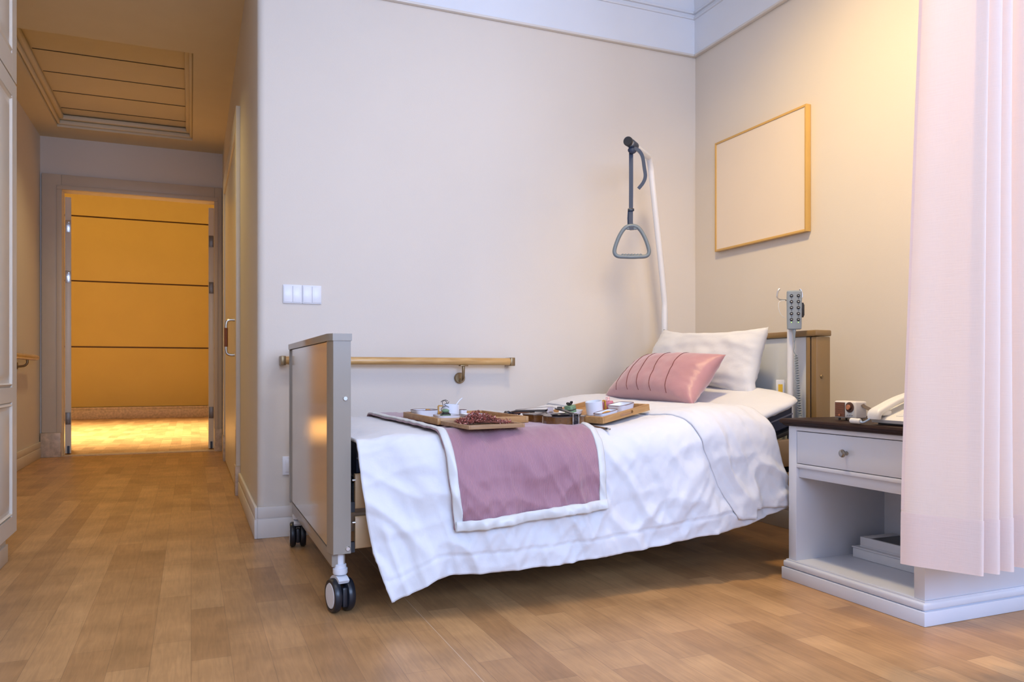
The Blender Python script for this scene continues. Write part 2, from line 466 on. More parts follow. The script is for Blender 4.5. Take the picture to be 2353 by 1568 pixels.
# corridor behind the door
b = B(); gz = [.185, 1.156, 2.203, 3.235, 4.3]
for a, c in zip(gz, gz[1:]): b.box(-4.6, 3.2, 14, 14.06, a+.012, c-.012)
b.box(-4.6, 3.2, 14.06, 14.2, 0, 4.3)
cw = struct('wall_corridor', b, 'ochre')
for z in gz[1:-1]: obj('groove', B().box(-4.6, 3.2, 14.02, 14.06, z-.012, z+.012), 'groove', cw)
struct('baseboard_corridor', B().box(-4.6, 3.2, 13.97, 14.06, 0, .15, .004).box(-4.6, 3.2, 13.98, 14.06, .15, .19, .004), 'stone')
struct('wall_corridor_left', B().box(-4.75, -4.6, YD+.15, 14.2, 0, 4.3), 'wall')
struct('wall_corridor_right', B().box(3.2, 3.35, YD+.15, 14.2, 0, 4.3), 'wall')
struct('wall_corridor_near', B().box(-4.6, XL, YD+.05, YD+.15, 0, 4.3).box(XH+.15, 3.2, YD+.05, YD+.15, 0, 4.3).box(XL, XH+.15, YD+.05, YD+.15, 2.95, 4.3), 'wall')
struct('ceiling_corridor', B().box(-4.6, 3.2, YD+.05, 14.2, 4.3, 4.4), 'white')


# baseboards
def bboard(name, x0, x1, y0, y1, axis, sgn):
    b = B()
    if axis == 'x':   # runs along x, protrudes to -y
        b.box(x0, x1, y0-.015, y0, 0, .087, .003).box(x0, x1, y0-.0135, y0, .0895, .142, .004).box(x0, x1, y0-.011, y0, .085, .091)
    else:
        t = lambda k: (x0, x0+k) if sgn > 0 else (x0-k, x0)
        b.box(*t(.015), y0, y1, 0, .087, .003).box(*t(.0135), y0, y1, .0895, .142, .004).box(*t(.011), y0, y1, .085, .091)
    return struct(name, b, 'base')


bboard('baseboard_back', XH-.001, XR, YB, 0, 'x', 0)
bboard('baseboard_hall_right', XH, 0, YB-.0155, 4.97, 'y', -1)
bboard('baseboard_right', XR, 0, -2, YB-.016, 'y', -1)
bboard('baseboard_left', XL, 0, 3.75, YD-.015, 'y', 1)
bboard('baseboard_hall_end', XL+.016, -1.224, YD, 0, 'x', 0)
# white frieze, bead and cove of the room ceiling
b = B()
b.box(XH-.02, XR-.02, YB-.02, YB, 2.547, 2.74).box(XH-.02, XR-.03, YB-.03, YB, 2.74, 2.752, .003).box(XH-.02, XR-.036, YB-.036, YB, 2.768, 2.782, .003)
b.box(XH-.02, XR-.022, YB-.022, YB, 2.752, 2.768)
b.prism([(XH-.02, YB, 2.782)]+[(XH-.02, YB-.022-.15*(1-math.cos(a)), 2.782+.168*math.sin(a)) for a in [PI/2*i/8 for i in range(9)]]+[(XH-.02, YB, 2.95)], (XR-XH+.02, 0, 0))
struct('trim_back_frieze', b, 'white')
b = B()
b.box(XR-.02, XR, -2, YB, 2.547, 2.74).box(XR-.03, XR, -2, YB, 2.74, 2.752, .003).box(XR-.036, XR, -2, YB, 2.768, 2.782, .003).box(XR-.022, XR, -2, YB, 2.752, 2.768)
b.prism([(XR, -2, 2.782)]+[(XR-.022-.15*(1-math.cos(a)), -2, 2.782+.168*math.sin(a)) for a in [PI/2*i/8 for i in range(9)]]+[(XR, -2, 2.95)], (0, YB+2, 0))
struct('trim_right_frieze', b, 'white')
b = B().box(XH, XR-.025, YB-.025, YB, 2.535, 2.547, .003).box(XR-.025, XR, -2, YB, 2.535, 2.547, .003)
struct('trim_picture_bead', b, M['base'])

# bathroom door of the hall (right side) with stone plinths and a pull handle
d = bpy.data.objects.new('door_2', None); C.objects.link(d); d['kind'] = 'structure'; W[d] = Matrix()
b = B().box(XH-.025, XH, 5.0, 5.12, .178, 2.376, .003).box(XH-.025, XH, 6.95, 7.10, .216, 2.376, .003).box(XH-.025, XH, 5.12, 6.95, 2.25, 2.376, .003)
obj('door_casing', b, 'joinery', d)
b = B().box(XH-.03, XH, 4.985, 5.125, 0, .178, .003).box(XH-.03, XH, 6.945, 7.105, 0, .216, .003)
obj('stone_plinth', b, 'stone', d)
lf = obj('door_leaf', B().box(XH-.012, XH, 5.12, 6.95, .01, 2.25), 'joinery', d)
hx, hy = XH-.065, 5.42
pts = [(XH-.01, hy, 1.095), (XH-.04, hy, 1.095), (hx+.006, hy, 1.085), (hx, hy, 1.06), (hx, hy, 1.04)]
b = B().tube(crom(pts, 4), .0095, 12).tube(crom([(x, y, 1.98-z-.02) for x, y, z in pts], 4), .0095, 12)
hd = obj('pull_handle', b, 'steel', lf)
b = B().cyl((hx, hy, .918), (hx, hy, 1.042), .0115, n=16); obj('wood_grip', b, mat('grip_wood', (.22, .06, .015), .4), hd) if False else obj('handle_grip', b, mat('grip_wood', (.22, .06, .015), .4), lf)

# ------------------------------------------------------------ handrails
t = thing('handrail', 'oak handrail fixed along the back wall beside the bed', 'handrail', (.37, YB, .80))
obj('rail', B().cyl((.39, YB-.068, .8035), (1.482, YB-.068, .8035), .0185, n=24), 'railwood', t, True)
for x0, x1 in ((.37, .392), (1.478, 1.502)):
    obj('end_cap', B().box(x0, x1, YB-.088, YB-.0005, .782, .824, .003), 'bronze', t, True)
for x in (.62, 1.235):
    b = B().box(x-.02, x+.02, YB-.083, YB-.05, .780, .7855, .001)
    b.tube(crom([(x, YB-.066, .783), (x, YB-.066, .755), (x, YB-.060, .725), (x, YB-.04, .710), (x, YB-.018, .712)], 5), .0075, 12)
    b.lathe([(.004, .0), (.024, 0), (.027, .004), (.027, .0145)], 24, Matrix.Translation((x, YB-.018, .722)) @ Matrix.Rotation(-PI/2, 4, 'X'))
    obj('bracket', b, 'bronze', t, True)
t = thing('handrail', 'short oak handrail on the hall left wall beside the wardrobe', 'handrail', (XL, 7.3, .86))
obj('rail', B().tube([(XL+.07, 4.2, .868), (XL+.07, 7.2, .868), (XL+.07, 7.285, .868), (XL+.07, 7.30, .868)], [.023, .023, .021, .012], 20), wood('handrail_oak_side', (.50, .28, .09), (.66, .41, .16), 'Y', 12, .35, .2), t, True)
for y in (4.9, 6.9):
    b = B().tube(crom([(XL+.07, y, .85), (XL+.07, y, .82), (XL+.05, y, .80), (XL+.01, y, .795)], 5), .009, 12)
    b.cyl((XL+.0005, y, .80), (XL+.008, y, .80), .026)
    obj('bracket', b, 'bronze', t, True)

# ------------------------------------------------------------ wardrobe on the left
t = thing('wardrobe', 'tall cream built-in wardrobe with raised-panel doors at the left edge', 'wardrobe', (XL, 3.7, 0))
XW = -.658
obj('carcass', B().box(XL+.001, XW-.022, 1.2, 3.695, .10, 2.9, .002), 'joinery', t, True)
obj('plinth', B().box(XL+.001, XW-.02, 1.2, 3.60, .0, .10, .002).box(XW-.02, XW-.012, 1.2, 3.60, 0, .07, .002), 'joinery', t, True)


def panel_door(y0, y1, z0, z1, panels):
    b = B().box(XW-.02, XW-.008, y0, y1, z0, z1)
    # stiles and rails proud of the slab
    b.box(XW-.008, XW, y0, y0+.09, z0, z1, .002).box(XW-.008, XW, y1-.09, y1, z0, z1, .002)
    zz = [z0]+[q for p in panels for q in p]+[z1]
    for k in range(0, len(zz), 2): b.box(XW-.008, XW-.0002, y0+.088, y1-.088, zz[k], zz[k+1], .002)
    for a, c in panels:
        ya, yb = y0+.09, y1-.09
        lv = [(0, 0), (.012, .004), (.018, -.005), (.03, -.006), (.055, .001)]
        rings = [[(XW-.001+h if i else XW-.008, ya+i, a+i), (XW-.001+h if i else XW-.008, yb-i, a+i), (XW-.001+h if i else XW-.008, yb-i, c-i), (XW-.001+h if i else XW-.008, ya+i, c-i)] for i, h in lv]
        b.ring_loft(rings)
    return b


for y0 in (3.252, 2.80):
    y1 = y0+.446
    obj('upper_door', panel_door(y0, y1, 1.925, 2.89, [(2.02, 2.80)]), 'joinery', t, True, smooth=20)
    obj('lower_door', panel_door(y0, y1, .103, 1.918, [(.175, .63), (.69, 1.85)]), 'joinery', t, True, smooth=20)

# ------------------------------------------------------------ wall switch, outlet, picture
t = thing('light_switch', 'white four-gang light switch on the wall above the bed foot', 'light switch', (.473, YB, 1.109))
for k in range(2):
    x = .387+.0866*k
    obj('plate', B().box(x, x+.0856, YB-.008, YB-.0003, 1.066, 1.152, .002), 'switch', t, True)
    for q in range(2):
        obj('rocker', B().box(x+.003+.0403*q, x+.0423+.0403*q, YB-.0115, YB-.008, 1.071, 1.147, .0015), 'switch', t, True)
t = thing('wall_outlet', 'white socket plate low on the wall behind the footboard', 'outlet', (.425, YB, .324))
obj('plate', B().box(.385, .471, YB-.009, YB-.0003, .281, .366, .002), 'switch', t, True)
obj('cover', B().box(.398, .458, YB-.012, YB-.009, .295, .352, .0015), 'switch', t, True)
t = thing('wall_picture', 'blank cream picture in a thin golden wooden frame on right wall', 'picture', (XR, 3.12, 1.695))
py0, py1, pz0, pz1 = 2.78, 3.455, 1.402, 1.990
b = B().box(XR-.03, XR-.002, py0, py0+.011, pz0, pz1, .001).box(XR-.03, XR-.002, py1-.011, py1, pz0, pz1, .001)
b.box(XR-.03, XR-.002, py0+.011, py1-.011, pz0, pz0+.011, .001).box(XR-.03, XR-.002, py0+.011, py1-.011, pz1-.011, pz1, .001)
obj('frame', b, 'gold', t, True)
obj('canvas', B().box(XR-.026, XR-.01, py0+.011, py1-.011, pz0+.011, pz1-.011), 'canvas', t, True)

# ------------------------------------------------------------ bed
bed = thing('hospital_bed', 'beige nursing bed on castors with tall foot and head boards', 'bed', (1.38, 2.95, 0))
FX0, FX1, FY0, FY1 = .392, .458, 2.412, 3.50


def tilt(x): return .030*(x-.47)


# footboard
fb = obj('footboard', B().box(FX0+.006, FX1-.006, FY0+.051, FY1-.051, .20, .846), 'bedpanel', bed, True)
pb_ = B().prism([(FX0, FY0+.046, .188), (FX0+.012, FY0, .188), (FX1, FY0, .188), (FX1, FY0+.05, .188), (FX0, FY0+.05, .188)], (0, 0, .660))
b = B().prism([(FX0, FY1-.05, .188), (FX1, FY1-.05, .188), (FX1, FY1, .188), (FX0+.012, FY1, .188), (FX0, FY1-.03, .188)], (0, 0, .660))
obj('post', b, 'bed', fb, True); obj('post', pb_, 'bed', fb, True)
b = B().prism([(FX0-.003, FY0+.03, .848), (FX0+.010, FY0-.003, .848), (FX1+.003, FY0-.003, .848), (FX1+.003, FY1+.003, .848), (FX0+.010, FY1+.003, .848), (FX0-.003, FY1-.03, .848)], (0, 0, .022))
obj('top_cap', b, 'bed', fb, True)
for z, x in ((.669, .441), (.203, .449)):
    obj('bolt', B().lathe([(.001, .004), (.006, .004), (.0075, .002), (.0075, 0)], 20, Matrix.Translation((x, FY0, z)) @ Matrix.Rotation(PI/2, 4, 'X')), 'steel', fb, True)
obj('bottom_rail', B().box(FX0+.012, FX1-.012, FY0+.03, FY1-.03, .142, .186, .003), 'bed', fb, True)
obj('joint_strip', B().box(FX0+.016, FX1-.016, FY0+.04, FY1-.04, .184, .202), 'dark', fb, True)
# headboard
HX0, HX1 = 2.330, 2.405
hb = obj('headboard', B().box(HX0+.006, HX1-.02, 2.452, 3.46, .22, .895), 'headpanel', bed, True)
for y0, y1 in ((2.418, 2.448), (3.462, 3.5)): obj('post', B().box(HX0+.001, HX1, y0, y1, .19, .895, .004), 'bedgold', hb, True)
obj('inner_edge', B().box(HX0-.001, HX0+.006, 2.452, 2.474, .22, .895, .002), 'bedgold', hb, True)
obj('edge_strip', B().box(HX0+.002, HX0+.02, 2.448, 2.452, .22, .895), 'dark', hb, True)
obj('top_cap', B().box(HX0-.006, HX1+.003, 2.414, 3.504, .897, .922, .005), 'bedgold', hb, True)
obj('bolt', B().lathe([(.001, .004), (.006, .004), (.0075, .002), (.0075, 0)], 20, Matrix.Translation((2.358, 2.418, .733)) @ Matrix.Rotation(PI/2, 4, 'X')), 'bronze', hb, True)
# side rails
for y in (2.425, 3.465):
    for z0, z1 in ((.325, .432), (.200, .300)):
        dz = tilt(2.33)
        b = B(); h = (z1-z0)
        sec = lambda x, e: [(x, y-.012, z0+.006+e), (x, y-.008, z0+e), (x, y+.012, z0+e), (x, y+.012, z1+e), (x, y-.008, z1+e), (x, y-.012, z1-.006+e)]
        b.ring_loft([sec(.472, 0), sec(2.322, dz)])
        obj('side_rail', b, 'beam', bed, True)
        obj('rail_hook', B().box(FX1, .472, y-.004, y+.012, z0-.012, z0+.020), 'dark', bed, True)
        obj('rail_bolt', B().cyl((.463, y-.008, z1-.018), (.473, y-.008, z1-.018), .0042, n=12), 'steel', bed, True)
b = B()
for y in (2.47, 3.40): b.box(.47, 2.32, y-.02, y+.02, .33, .40)
for x in (.55, 1.1, 1.65, 2.2): b.box(x-.02, x+.02, 2.45, 3.44, .34, .40)
obj('base_frame', b, 'dark', bed, True)
b = B().box(.475, 1.9, 2.45, 3.44, .40, .419, .004)
X = Matrix.Translation((1.9, 0, .40)) @ Matrix.Rotation(-math.atan2(.13, .42), 4, 'Y')
b.box(0.003, .42, 2.45, 3.44, 0, .018, .004, X=X)
obj('mattress_deck', b, 'dark', bed, True)


def castor(x, y, rz):
    lg = obj('leg', B().cyl((x, y, .148), (x, y, .205 if x < 1 else .24), .0135, n=20), 'tubewhite', bed, True) if x > 1 else obj('leg', B().cyl((x, y, .128), (x, y, .19), .0135, n=20), 'tubewhite', bed, True)
    cs = obj('castor', B().lathe([(.021, .118), (.023, .122), (.023, .136), (.019, .138), (.019, .148), (.017, .150)], 24, Matrix.Translation((x, y, 0))), 'tubewhite', bed, True)
    X = Matrix.Translation((x, y, .053)) @ Matrix.Rotation(rz, 4, 'Z')
    # hood: part of a cylinder over the wheels
    b = B(); n = 12
    ring = lambda r, xx, a0=.35, a1=2.2: [X @ Vector((xx, r*math.cos(a0+(a1-a0)*i/n), r*math.sin(a0+(a1-a0)*i/n))) for i in range(n+1)]
    for xx0, xx1 in ((-.017, .017),):
        o1, o2 = ring(.062, xx0), ring(.062, xx1); i1, i2 = ring(.05, xx0), ring(.05, xx1)
        b.ring_loft([[o1[k], o2[k], i2[k], i1[k]] for k in range(n+1)])
    b.bm.transform(W[cs].inverted()); obj('hood', b, 'tubewhite', cs)
    for sx in (-1, 1):
        prof = [(.014, .008), (.044, .008), (.051, .012), (.053, .018), (.053, .026), (.049, .033), (.041, .0335), (.041, .030), (.014, .030)]
        b = B().lathe([(r, z) for r, z in prof], 36, X @ Matrix.Rotation(PI/2*sx, 4, 'Y'))
        b.bm.transform(W[cs].inverted()); obj('wheel', b, 'rubber', cs)
        b = B().lathe([(.001, .034), (.03, .0345), (.038, .034), (.0405, .031)], 36, X @ Matrix.Rotation(PI/2*sx, 4, 'Y'))
        b.bm.transform(W[cs].inverted()); obj('hub_cap', b, 'tubewhite' if sx < 0 else 'rubber', cs)
    b = B().box(-.008, .008, -.046, -.02, -.03, .03, .004, X=X).cyl(X @ Vector((-.012, 0, 0)), X @ Vector((.012, 0, 0)), .012)
    b.bm.transform(W[cs].inverted()); obj('brake_block', b, 'rubber', cs)


castor(.432, 2.452, .18); castor(.425, 3.44, -.1); castor(2.36, 2.47, .3); castor(2.36, 3.42, .2)

# mattress
YM0, YM1 = 2.462, 3.42


def mz(x): return max(0, x-1.9)*.31


b = B()
xs = [.485+i*(2.245-.485)/24 for i in range(25)]
b.ring_loft([[(x, y, z+mz(x)) for y, z in ((YM0+.012, .420), (YM0, .432), (YM0, .47), (YM0+.004, .474), (YM0, .478), (YM0, .508), (YM0+.014, .522), (YM1-.014, .522), (YM1, .508), (YM1, .432), (YM1-.012, .42))] for x in xs])
ms = obj('mattress', b, 'navy'); tag(ms, 'dark navy mattress showing under the bedding at the head end', 'mattress')
obj('mattress_piping', B().tube([(x, YM0-.002, .476+mz(x)) for x in xs], .004, 8), mat('mattress_grey_piping', (.16, .16, .2), .5), ms)


# ------------------------------------------------------------ bedding: one cross section that the duvet and the runner share
YT, Y0, BZ = 2.40, 3.485, .12
L1 = Y0-YT; L2 = .185


def ztop(x, y=3.0):
    z = .555+.055*sstep(1.30, 1.78, x)
    z += .020*math.exp(-((x-1.85)/.18)**2-((y-3.33)/.14)**2)
    z -= .012*sstep(.62, .475, x)
    return z


HEM = [(.556, .062), (.600, .075), (.688, .122), (.74, .124), (1.059, .124), (1.473, .151), (1.823, .191), (2.06, .252)]


def slen(x, zh): return L1+L2+(ztop(x)-BZ)-zh


def plane(x): return .035+.085*sstep(.47, .85, x)


def surf(x, s, off=0., wr=1.):
    zt = ztop(x, Y0-s)
    if s < L1:
        y = Y0-s; z = zt; n = Vector((0, 0, 1))
        e = sstep(.10, 0, s)
        z -= .06*e*e; n = Vector((0, .8*e, 1)).normalized()
    elif s < L1+L2:
        a = (s-L1)/L2*PI/2
        A = plane(x); y = YT-A*math.sin(a); z = zt-BZ*(1-math.cos(a)); n = Vector((0, -math.sin(a)/A, math.cos(a)/BZ)).normalized()
    else:
        q = s-L1-L2
        y = YT-plane(x)-.012*q/.35-.16*q*sstep(.85, .5, x); z = zt-BZ-q; n = Vector((0, -1, .03)).normalized()
    # wrinkles and soft folds
    hang = sstep(L1-.05, L1+.35, s)
    d = .0022*nz(x*9, s*7, 1)+.0016*nz(x*26, s*20, 3)+.0010*nz(x*55+s*20, s*45, 8)
    fold = .013*nz(x*5.5-s*2.2+4, s*1.1, 7)+.007*nz(x*13-s*4.5, s*2.0, 9)
    left = sstep(.95, .5, x)
    fold += .016*left*nz((x+s*.55)*9, (s-x)*2.0, 15)
    rid = 1-abs(nz(x*7-s*5, s*3+x*3, 21)); fold += .014*max(0, rid-.70)/.30
    rid = 1-abs(nz((x-.45*s)*16, (s+.45*x)*3.2, 51)); fold += .0075*max(0, rid-.66)/.34*(.4+.6*abs(nz(x*3, s*3, 77))*2)
    rid = 1-abs(nz((x+.7*s)*19, (s-.7*x)*3.0, 61)); fold += .0055*max(0, rid-.68)/.32*(.3+.7*abs(nz(x*3+5, s*3, 79))*2)
    rid = 1-abs(nz(x*4+s*6, s*5-x*2, 27)); fold += .008*max(0, rid-.74)/.26
    low = sstep(L1+L2+.15, L1+L2+.34, s)
    fold += low*(.030*math.exp(-((x-.655)/.05)**2)-.016*math.exp(-((x-.735)/.035)**2))
    d += hang*fold
    d += .0035*(1-hang)*sstep(L1-.5, L1, s)*nz(x*8, s*12, 5)
    return Vector((x, y, z))+n*(off+d*wr)


def drape(x0f, x1f, s0, hemf, nu, nv, off):
    b = B()

    def f(u, v):
        x = x0f(0)+(x1f(0)-x0f(0))*u
        s1 = slen(x, hemf(x)); s = s0+(s1-s0)*v
        k = max(0, (s-L1)/(s1-L1)) if s1 > L1 else 0
        xx = x0f(k)+(x1f(k)-x0f(k))*u
        s1 = slen(xx, hemf(xx)); s = s0+(s1-s0)*v
        o = off(u, v, s1-s) if callable(off) else off
        return surf(xx, s, o)
    return b.grid(f, nu, nv)


def solid(o, th, sub=0):
    m = o.modifiers.new('thickness', 'SOLIDIFY'); m.thickness = th; m.offset = -1
    if sub:
        m = o.modifiers.new('soft', 'SUBSURF'); m.levels = sub; m.render_levels = sub


xf = lambda k: .470+.018*k+.065*k*k*k
xh = lambda k: 1.925+.13*k


def seam_off(u, v, d):
    o = 0
    if d < .062: o -= .0015
    o -= .0055*math.exp(-((d-.062)/.0045)**2)
    # the foot corner hangs in a deep point
    return o


duv = obj('duvet', drape(xf, xh, 0, lambda x: interp(HEM, x), 220, 250, seam_off), 'linen', smooth=180)
solid(duv, .010)
tag(duv, 'white cotton duvet spread over the bed and hanging to the front', 'duvet')
# turned-back head end of the duvet
FL = [(0, 1.60), (L1-.1, 1.58), (L1+.05, 1.63), (L1+L2, 1.675), (L1+L2+.15, 1.74), (L1+L2+.30, 1.825)]
b = B()


def flap(u, v):
    s1a, s1b = L1+L2+.268, L1+L2+.235
    s = .05+(s1a+(s1b-s1a)*sstep(.28, .36, u)-.05)*v
    k = max(0, (s-L1)/(s1a-L1))
    x = interp(FL, s)+(xh(k)+.018-interp(FL, s))*u
    edge = min(1, u/.08)
    p = surf(x, s, .004+.011*math.sin(PI/2*edge)+.004*nz(x*11-s*6, s*5, 31)*sstep(L1, L1+.2, s)+.0025*nz(x*30-s*12, s*8, 33))
    return p


b.grid(flap, 70, 170)
fl = obj('turned_back_end', b, 'linen', duv, smooth=180); solid(fl, .006)

# runner
RX0, RX1 = .724, 1.276
rhem = lambda x: .262+(x-RX0)/(RX1-RX0)*.038
fx0 = lambda k: RX0-.005*k+.03*k*k; fx1 = lambda k: RX1-.012*k+.008*k
pad = lambda u, v, d: .010+.0035*max(0, (1-abs(nz(u*9+v*1.2, v*1.5, 91)))-.6)/.4+.004*math.sin(min(1, d/.03)*PI/2)+.002*nz(u*9, v*3, 41)
run = obj('bed_runner', drape(fx0, fx1, .004, rhem, 150, 200, pad), 'mauve', smooth=180)
solid(run, .006)
tag(run, 'mauve ribbed bed runner with pale satin border across the duvet', 'bed runner')
b = B(); BW = .026


def strip(u, v, side):
    s1 = slen(RX0 if side < 0 else RX1, rhem(RX0 if side < 0 else RX1)); s = .004+(s1-.004)*v
    k = max(0, (s-L1)/(s1-L1)); x = (fx0(k)+BW*u if side < 0 else fx1(k)-BW*(1-u))
    p = surf(x, s, .0185+.0035*math.sin(PI*u))
    return p


b.grid(lambda u, v: strip(u, v, -1), 6, 160); b.grid(lambda u, v: strip(u, v, 1), 6, 160)


def endstrip(u, v):
    x0, x1 = fx0(1), fx1(1); x = x0+(x1-x0)*u; s1 = slen(RX0+(RX1-RX0)*u, rhem(RX0+(RX1-RX0)*u))
    return surf(x, s1-BW*1.1*(1-v)+.001, .0195+.0045*math.sin(PI*v)+.0012*nz(x*60, 0, 3))


b.grid(endstrip, 80, 6)
bo = obj('satin_border', b, 'linen2', run, smooth=180); solid(bo, .006)


# pillows
def pillow(quad, th, nu=56, nv=40, pinch=.05, pv_=None, rc=0., seed=0, wr=.006, ex=.55):
    BL, BR, TR, TL = [Vector(q) for q in quad]
    nrm = ((BR-BL).cross(TL-BL)).normalized()

    def f(sg):
        def g(u, v):
            uu, vv = 2*u-1, 2*v-1
            pz = pinch*1.2 if pv_ is None else pv_
            pu = u+pinch*(-uu)*(1-vv*vv)*abs(uu)**3
            pv = v+pz*(-vv)*(1-uu*uu)*abs(vv)**3
            pu += -rc*uu*abs(vv)**6*abs(uu); pv += -rc*vv*abs(uu)**6*abs(vv)
            p = (BL*(1-pu)+BR*pu)*(1-pv)+(TL*(1-pu)+TR*pu)*pv
            h = ((1-abs(uu)**2.6)*(1-abs(vv)**2.6))**ex
            w_ = wr*(nz(u*4+seed, v*4, sg)+.6*nz(u*11+seed, v*9, sg+5))*min(1, h*2.5)
            # small pulls running in from the edges
            w_ += wr*.8*(1-h)*min(1, h*5)*nz(u*16+seed, v*16, 3)
            return p+nrm*(sg*th/2*h+w_)
        return g
    b = B(); b.grid(f(1), nu, nv); b.grid(f(-1), nu, nv)
    bmesh.ops.remove_doubles(b.bm, verts=b.bm.verts, dist=.0006)
    return b, f(1), nrm


b, _, _ = pillow([(1.89, 3.38, .585), (1.885, 2.365, .530), (2.250, 2.375, .648), (2.275, 3.38, .722)], .085, pinch=.0, rc=.05, seed=3, wr=.005, ex=.42)
fp = obj('flat_pillow', b, 'linen', smooth=180); tag(fp, 'flat white pillow lying under the upright pillow, tip poking out near nightstand', 'pillow')
b, _, _ = pillow([(2.130, 3.42, .680), (2.160, 2.595, .620), (2.250, 2.595, .945), (2.250, 3.395, .975)], .17, pinch=.03, pv_=.14, rc=.01, seed=11, wr=.010, ex=.5)
pl = obj('pillow', b, 'linen', smooth=180); tag(pl, 'plump white pillow standing against the headboard', 'pillow')
b, g, cn = pillow([(1.835, 3.27, .635), (1.862, 2.595, .618), (2.055, 2.635, .824), (2.02, 3.19, .826)], .17, pinch=.045, seed=23, wr=.005)
cu = obj('cushion', b, 'satin', smooth=180); tag(cu, 'pink satin cushion with dark seam lines leaning on the white pillow', 'cushion')
sgn = 1
for ub, ut in ((.18, .04), (.33, .15), (.46, .29), (.60, .46), (.765, .665)):
    b = B().tube([g(ub+(ut-ub)*v/20, v/20) + cn*sgn*.0008 for v in range(1, 20)], .0017, 6)
    obj('seam_piping', b, 'seam', cu)

# ------------------------------------------------------------ trapeze pole and handle
arm0, elbow = Vector((1.850, 3.076, 1.809)), Vector((2.150, 3.372, 1.842))
pts = crom([(2.289, 3.439, 1.080), (2.289, 3.439, 1.11), (2.280, 3.435, 1.17), (2.255, 3.425, 1.33), (2.205, 3.405, 1.62), (2.183, 3.396, 1.75)], 5)
pts += crom([(2.183, 3.396, 1.755), (2.173, 3.390, 1.80), elbow-Vector((.004, .004, .004)), elbow+(arm0-elbow)*.12, elbow+(arm0-elbow)*.5, arm0], 5)
ut = obj('lifting_pole', B().tube(pts, .0152, 18), 'tubewhite', bed, True)
obj('lower_tube', B().cyl((2.291, 3.44, .42), (2.289, 3.439, 1.085), .0165, n=20), 'tubewhite', ut, True)
ad = (arm0-elbow).normalized()
obj('end_cap', B().tube([arm0-ad*.01, arm0+ad*.004, arm0+ad*.008], [.0215, .0215, .018], 28), 'rubber', ut, True)
# strap
t = thing('hanging_trapeze', 'grey triangular hand grip hanging from the bed pole on navy strap', 'trapeze', (1.9, 3.11, 1.30))
vd = Vector((math.cos(math.radians(22.5))*1, -math.sin(math.radians(22.5)), 0))    # across the view
hc_ = elbow+(arm0-elbow)*.84
hx, hy = hc_.x, hc_.y
hp = lambda a, z, dd=0: Vector((hx, hy, z))+vd*a+Vector((-.383*dd, -.924*dd, 0))
shape = [(-.032, 1.423), (0, 1.434), (.032, 1.423), (.058, 1.385), (.077, 1.335), (.080, 1.308), (.066, 1.292), (.03, 1.289), (0, 1.288), (-.03, 1.289), (-.066, 1.292), (-.080, 1.308), (-.077, 1.335), (-.058, 1.385)]
ring = crom([hp(a, z) for a, z in shape], 5, True)
b = B().tube(ring, .0092, 14, closed=True, up=(.383, .924, 0))
b.box(-.025, .025, -.006, .006, -.006, .006, .004, X=Matrix.Translation(hp(0, 1.421)) @ Matrix.Rotation(-math.radians(22.5), 4, 'Z'))
for k in range(7): b.ball(hp(-.042+.014*k, 1.2965), .0072, 8)
obj('grip', b, 'greyplastic', t, True)
top = hc_
b = B()
b.tube([hp(-.003, 1.79), hp(-.003, 1.6), hp(-.004, 1.45), hp(-.001, 1.412, .012)], 0, flat=(.019, .003), up=vd)
b.tube([hp(-.012, 1.51, -.004), hp(-.014, 1.47, -.008), hp(-.012, 1.425, -.012)], 0, flat=(.011, .003), up=vd)
obj('strap', b, 'strap', t, True)
ax = (elbow-arm0).normalized()
sd = ax.cross(Vector((0, 0, 1))).normalized(); upv = sd.cross(ax)
b = B()
for k, (o_, w_) in enumerate(((-.012, .028), (.014, .028), (.04, .022))):
    c_ = top+ax*o_
    b.tube([c_+sd*.0185*math.cos(a)+upv*.0185*math.sin(a)+ax*.006*math.sin(a+k) for a in [2*PI*i/20 for i in range(20)]], 0, closed=True, flat=(w_, .004), up=ax)
obj('strap_wrap', b, 'strap', t, True)
b = B().ball(hp(.0, 1.782, .012), .020, 8, (1.1, .7, .8)); obj('strap_knot', b, 'strap', t, True)
q = [(.008, 1.79, .02), (.03, 1.778, .022), (.047, 1.75, .02), (.055, 1.70, .02), (.060, 1.66, .02), (.050, 1.63, .02), (.028, 1.602, .02)]
obj('strap_tail', B().tube(crom([hp(*p) for p in q], 5), 0, flat=(.016, .003), up=(vd*.6+Vector((0, 0, .6)))), 'strap', t, True)
obj('strap_clip', B().box(-.015, .014, -.006, .006, -.006, .006, .002, X=Matrix.Translation(hp(-.003, 1.508)) @ Matrix.Rotation(-math.radians(22.5), 4, 'Z')), 'black', t, True)

# ------------------------------------------------------------ drip pole, remote control, tag at the headboard
PX, PY = 2.272, 2.500
t = obj('hook_pole', B().cyl((PX, PY, .36), (PX, PY, .955), .0128, n=20).cyl((PX, PY, .955), (PX, PY, 1.05), .006), 'tubewhite', bed, True)
for sx in (-1, 1):
    pt = [(0, 0, 1.045), (.022, 0, 1.048), (.042, 0, 1.05), (.054, 0, 1.062), (.05, 0, 1.085), (.043, 0, 1.092)]
    b = B().tube(crom([Vector((PX, PY, 0))+vd*(sx*a*.95)+Vector((0, .004, z)) for a, _, z in pt], 4), .0038, 10)
    obj('hook', b, 'steel', t, True)
obj('hook_loop', B().tube(crom([Vector((PX, PY, z))+vd*a for a, z in ((-.02, 1.045), (-.045, 1.04), (-.048, 1.015), (-.04, .99), (-.025, .975))], 4), .0012, 6), 'label', t, True)
RC = Vector((PX+.002-.012, PY-.033, 1.003))
t = thing('remote_control', 'grey bed remote with ten black buttons hanging on the hook pole', 'remote control', RC, (0, 0, -math.radians(30)))
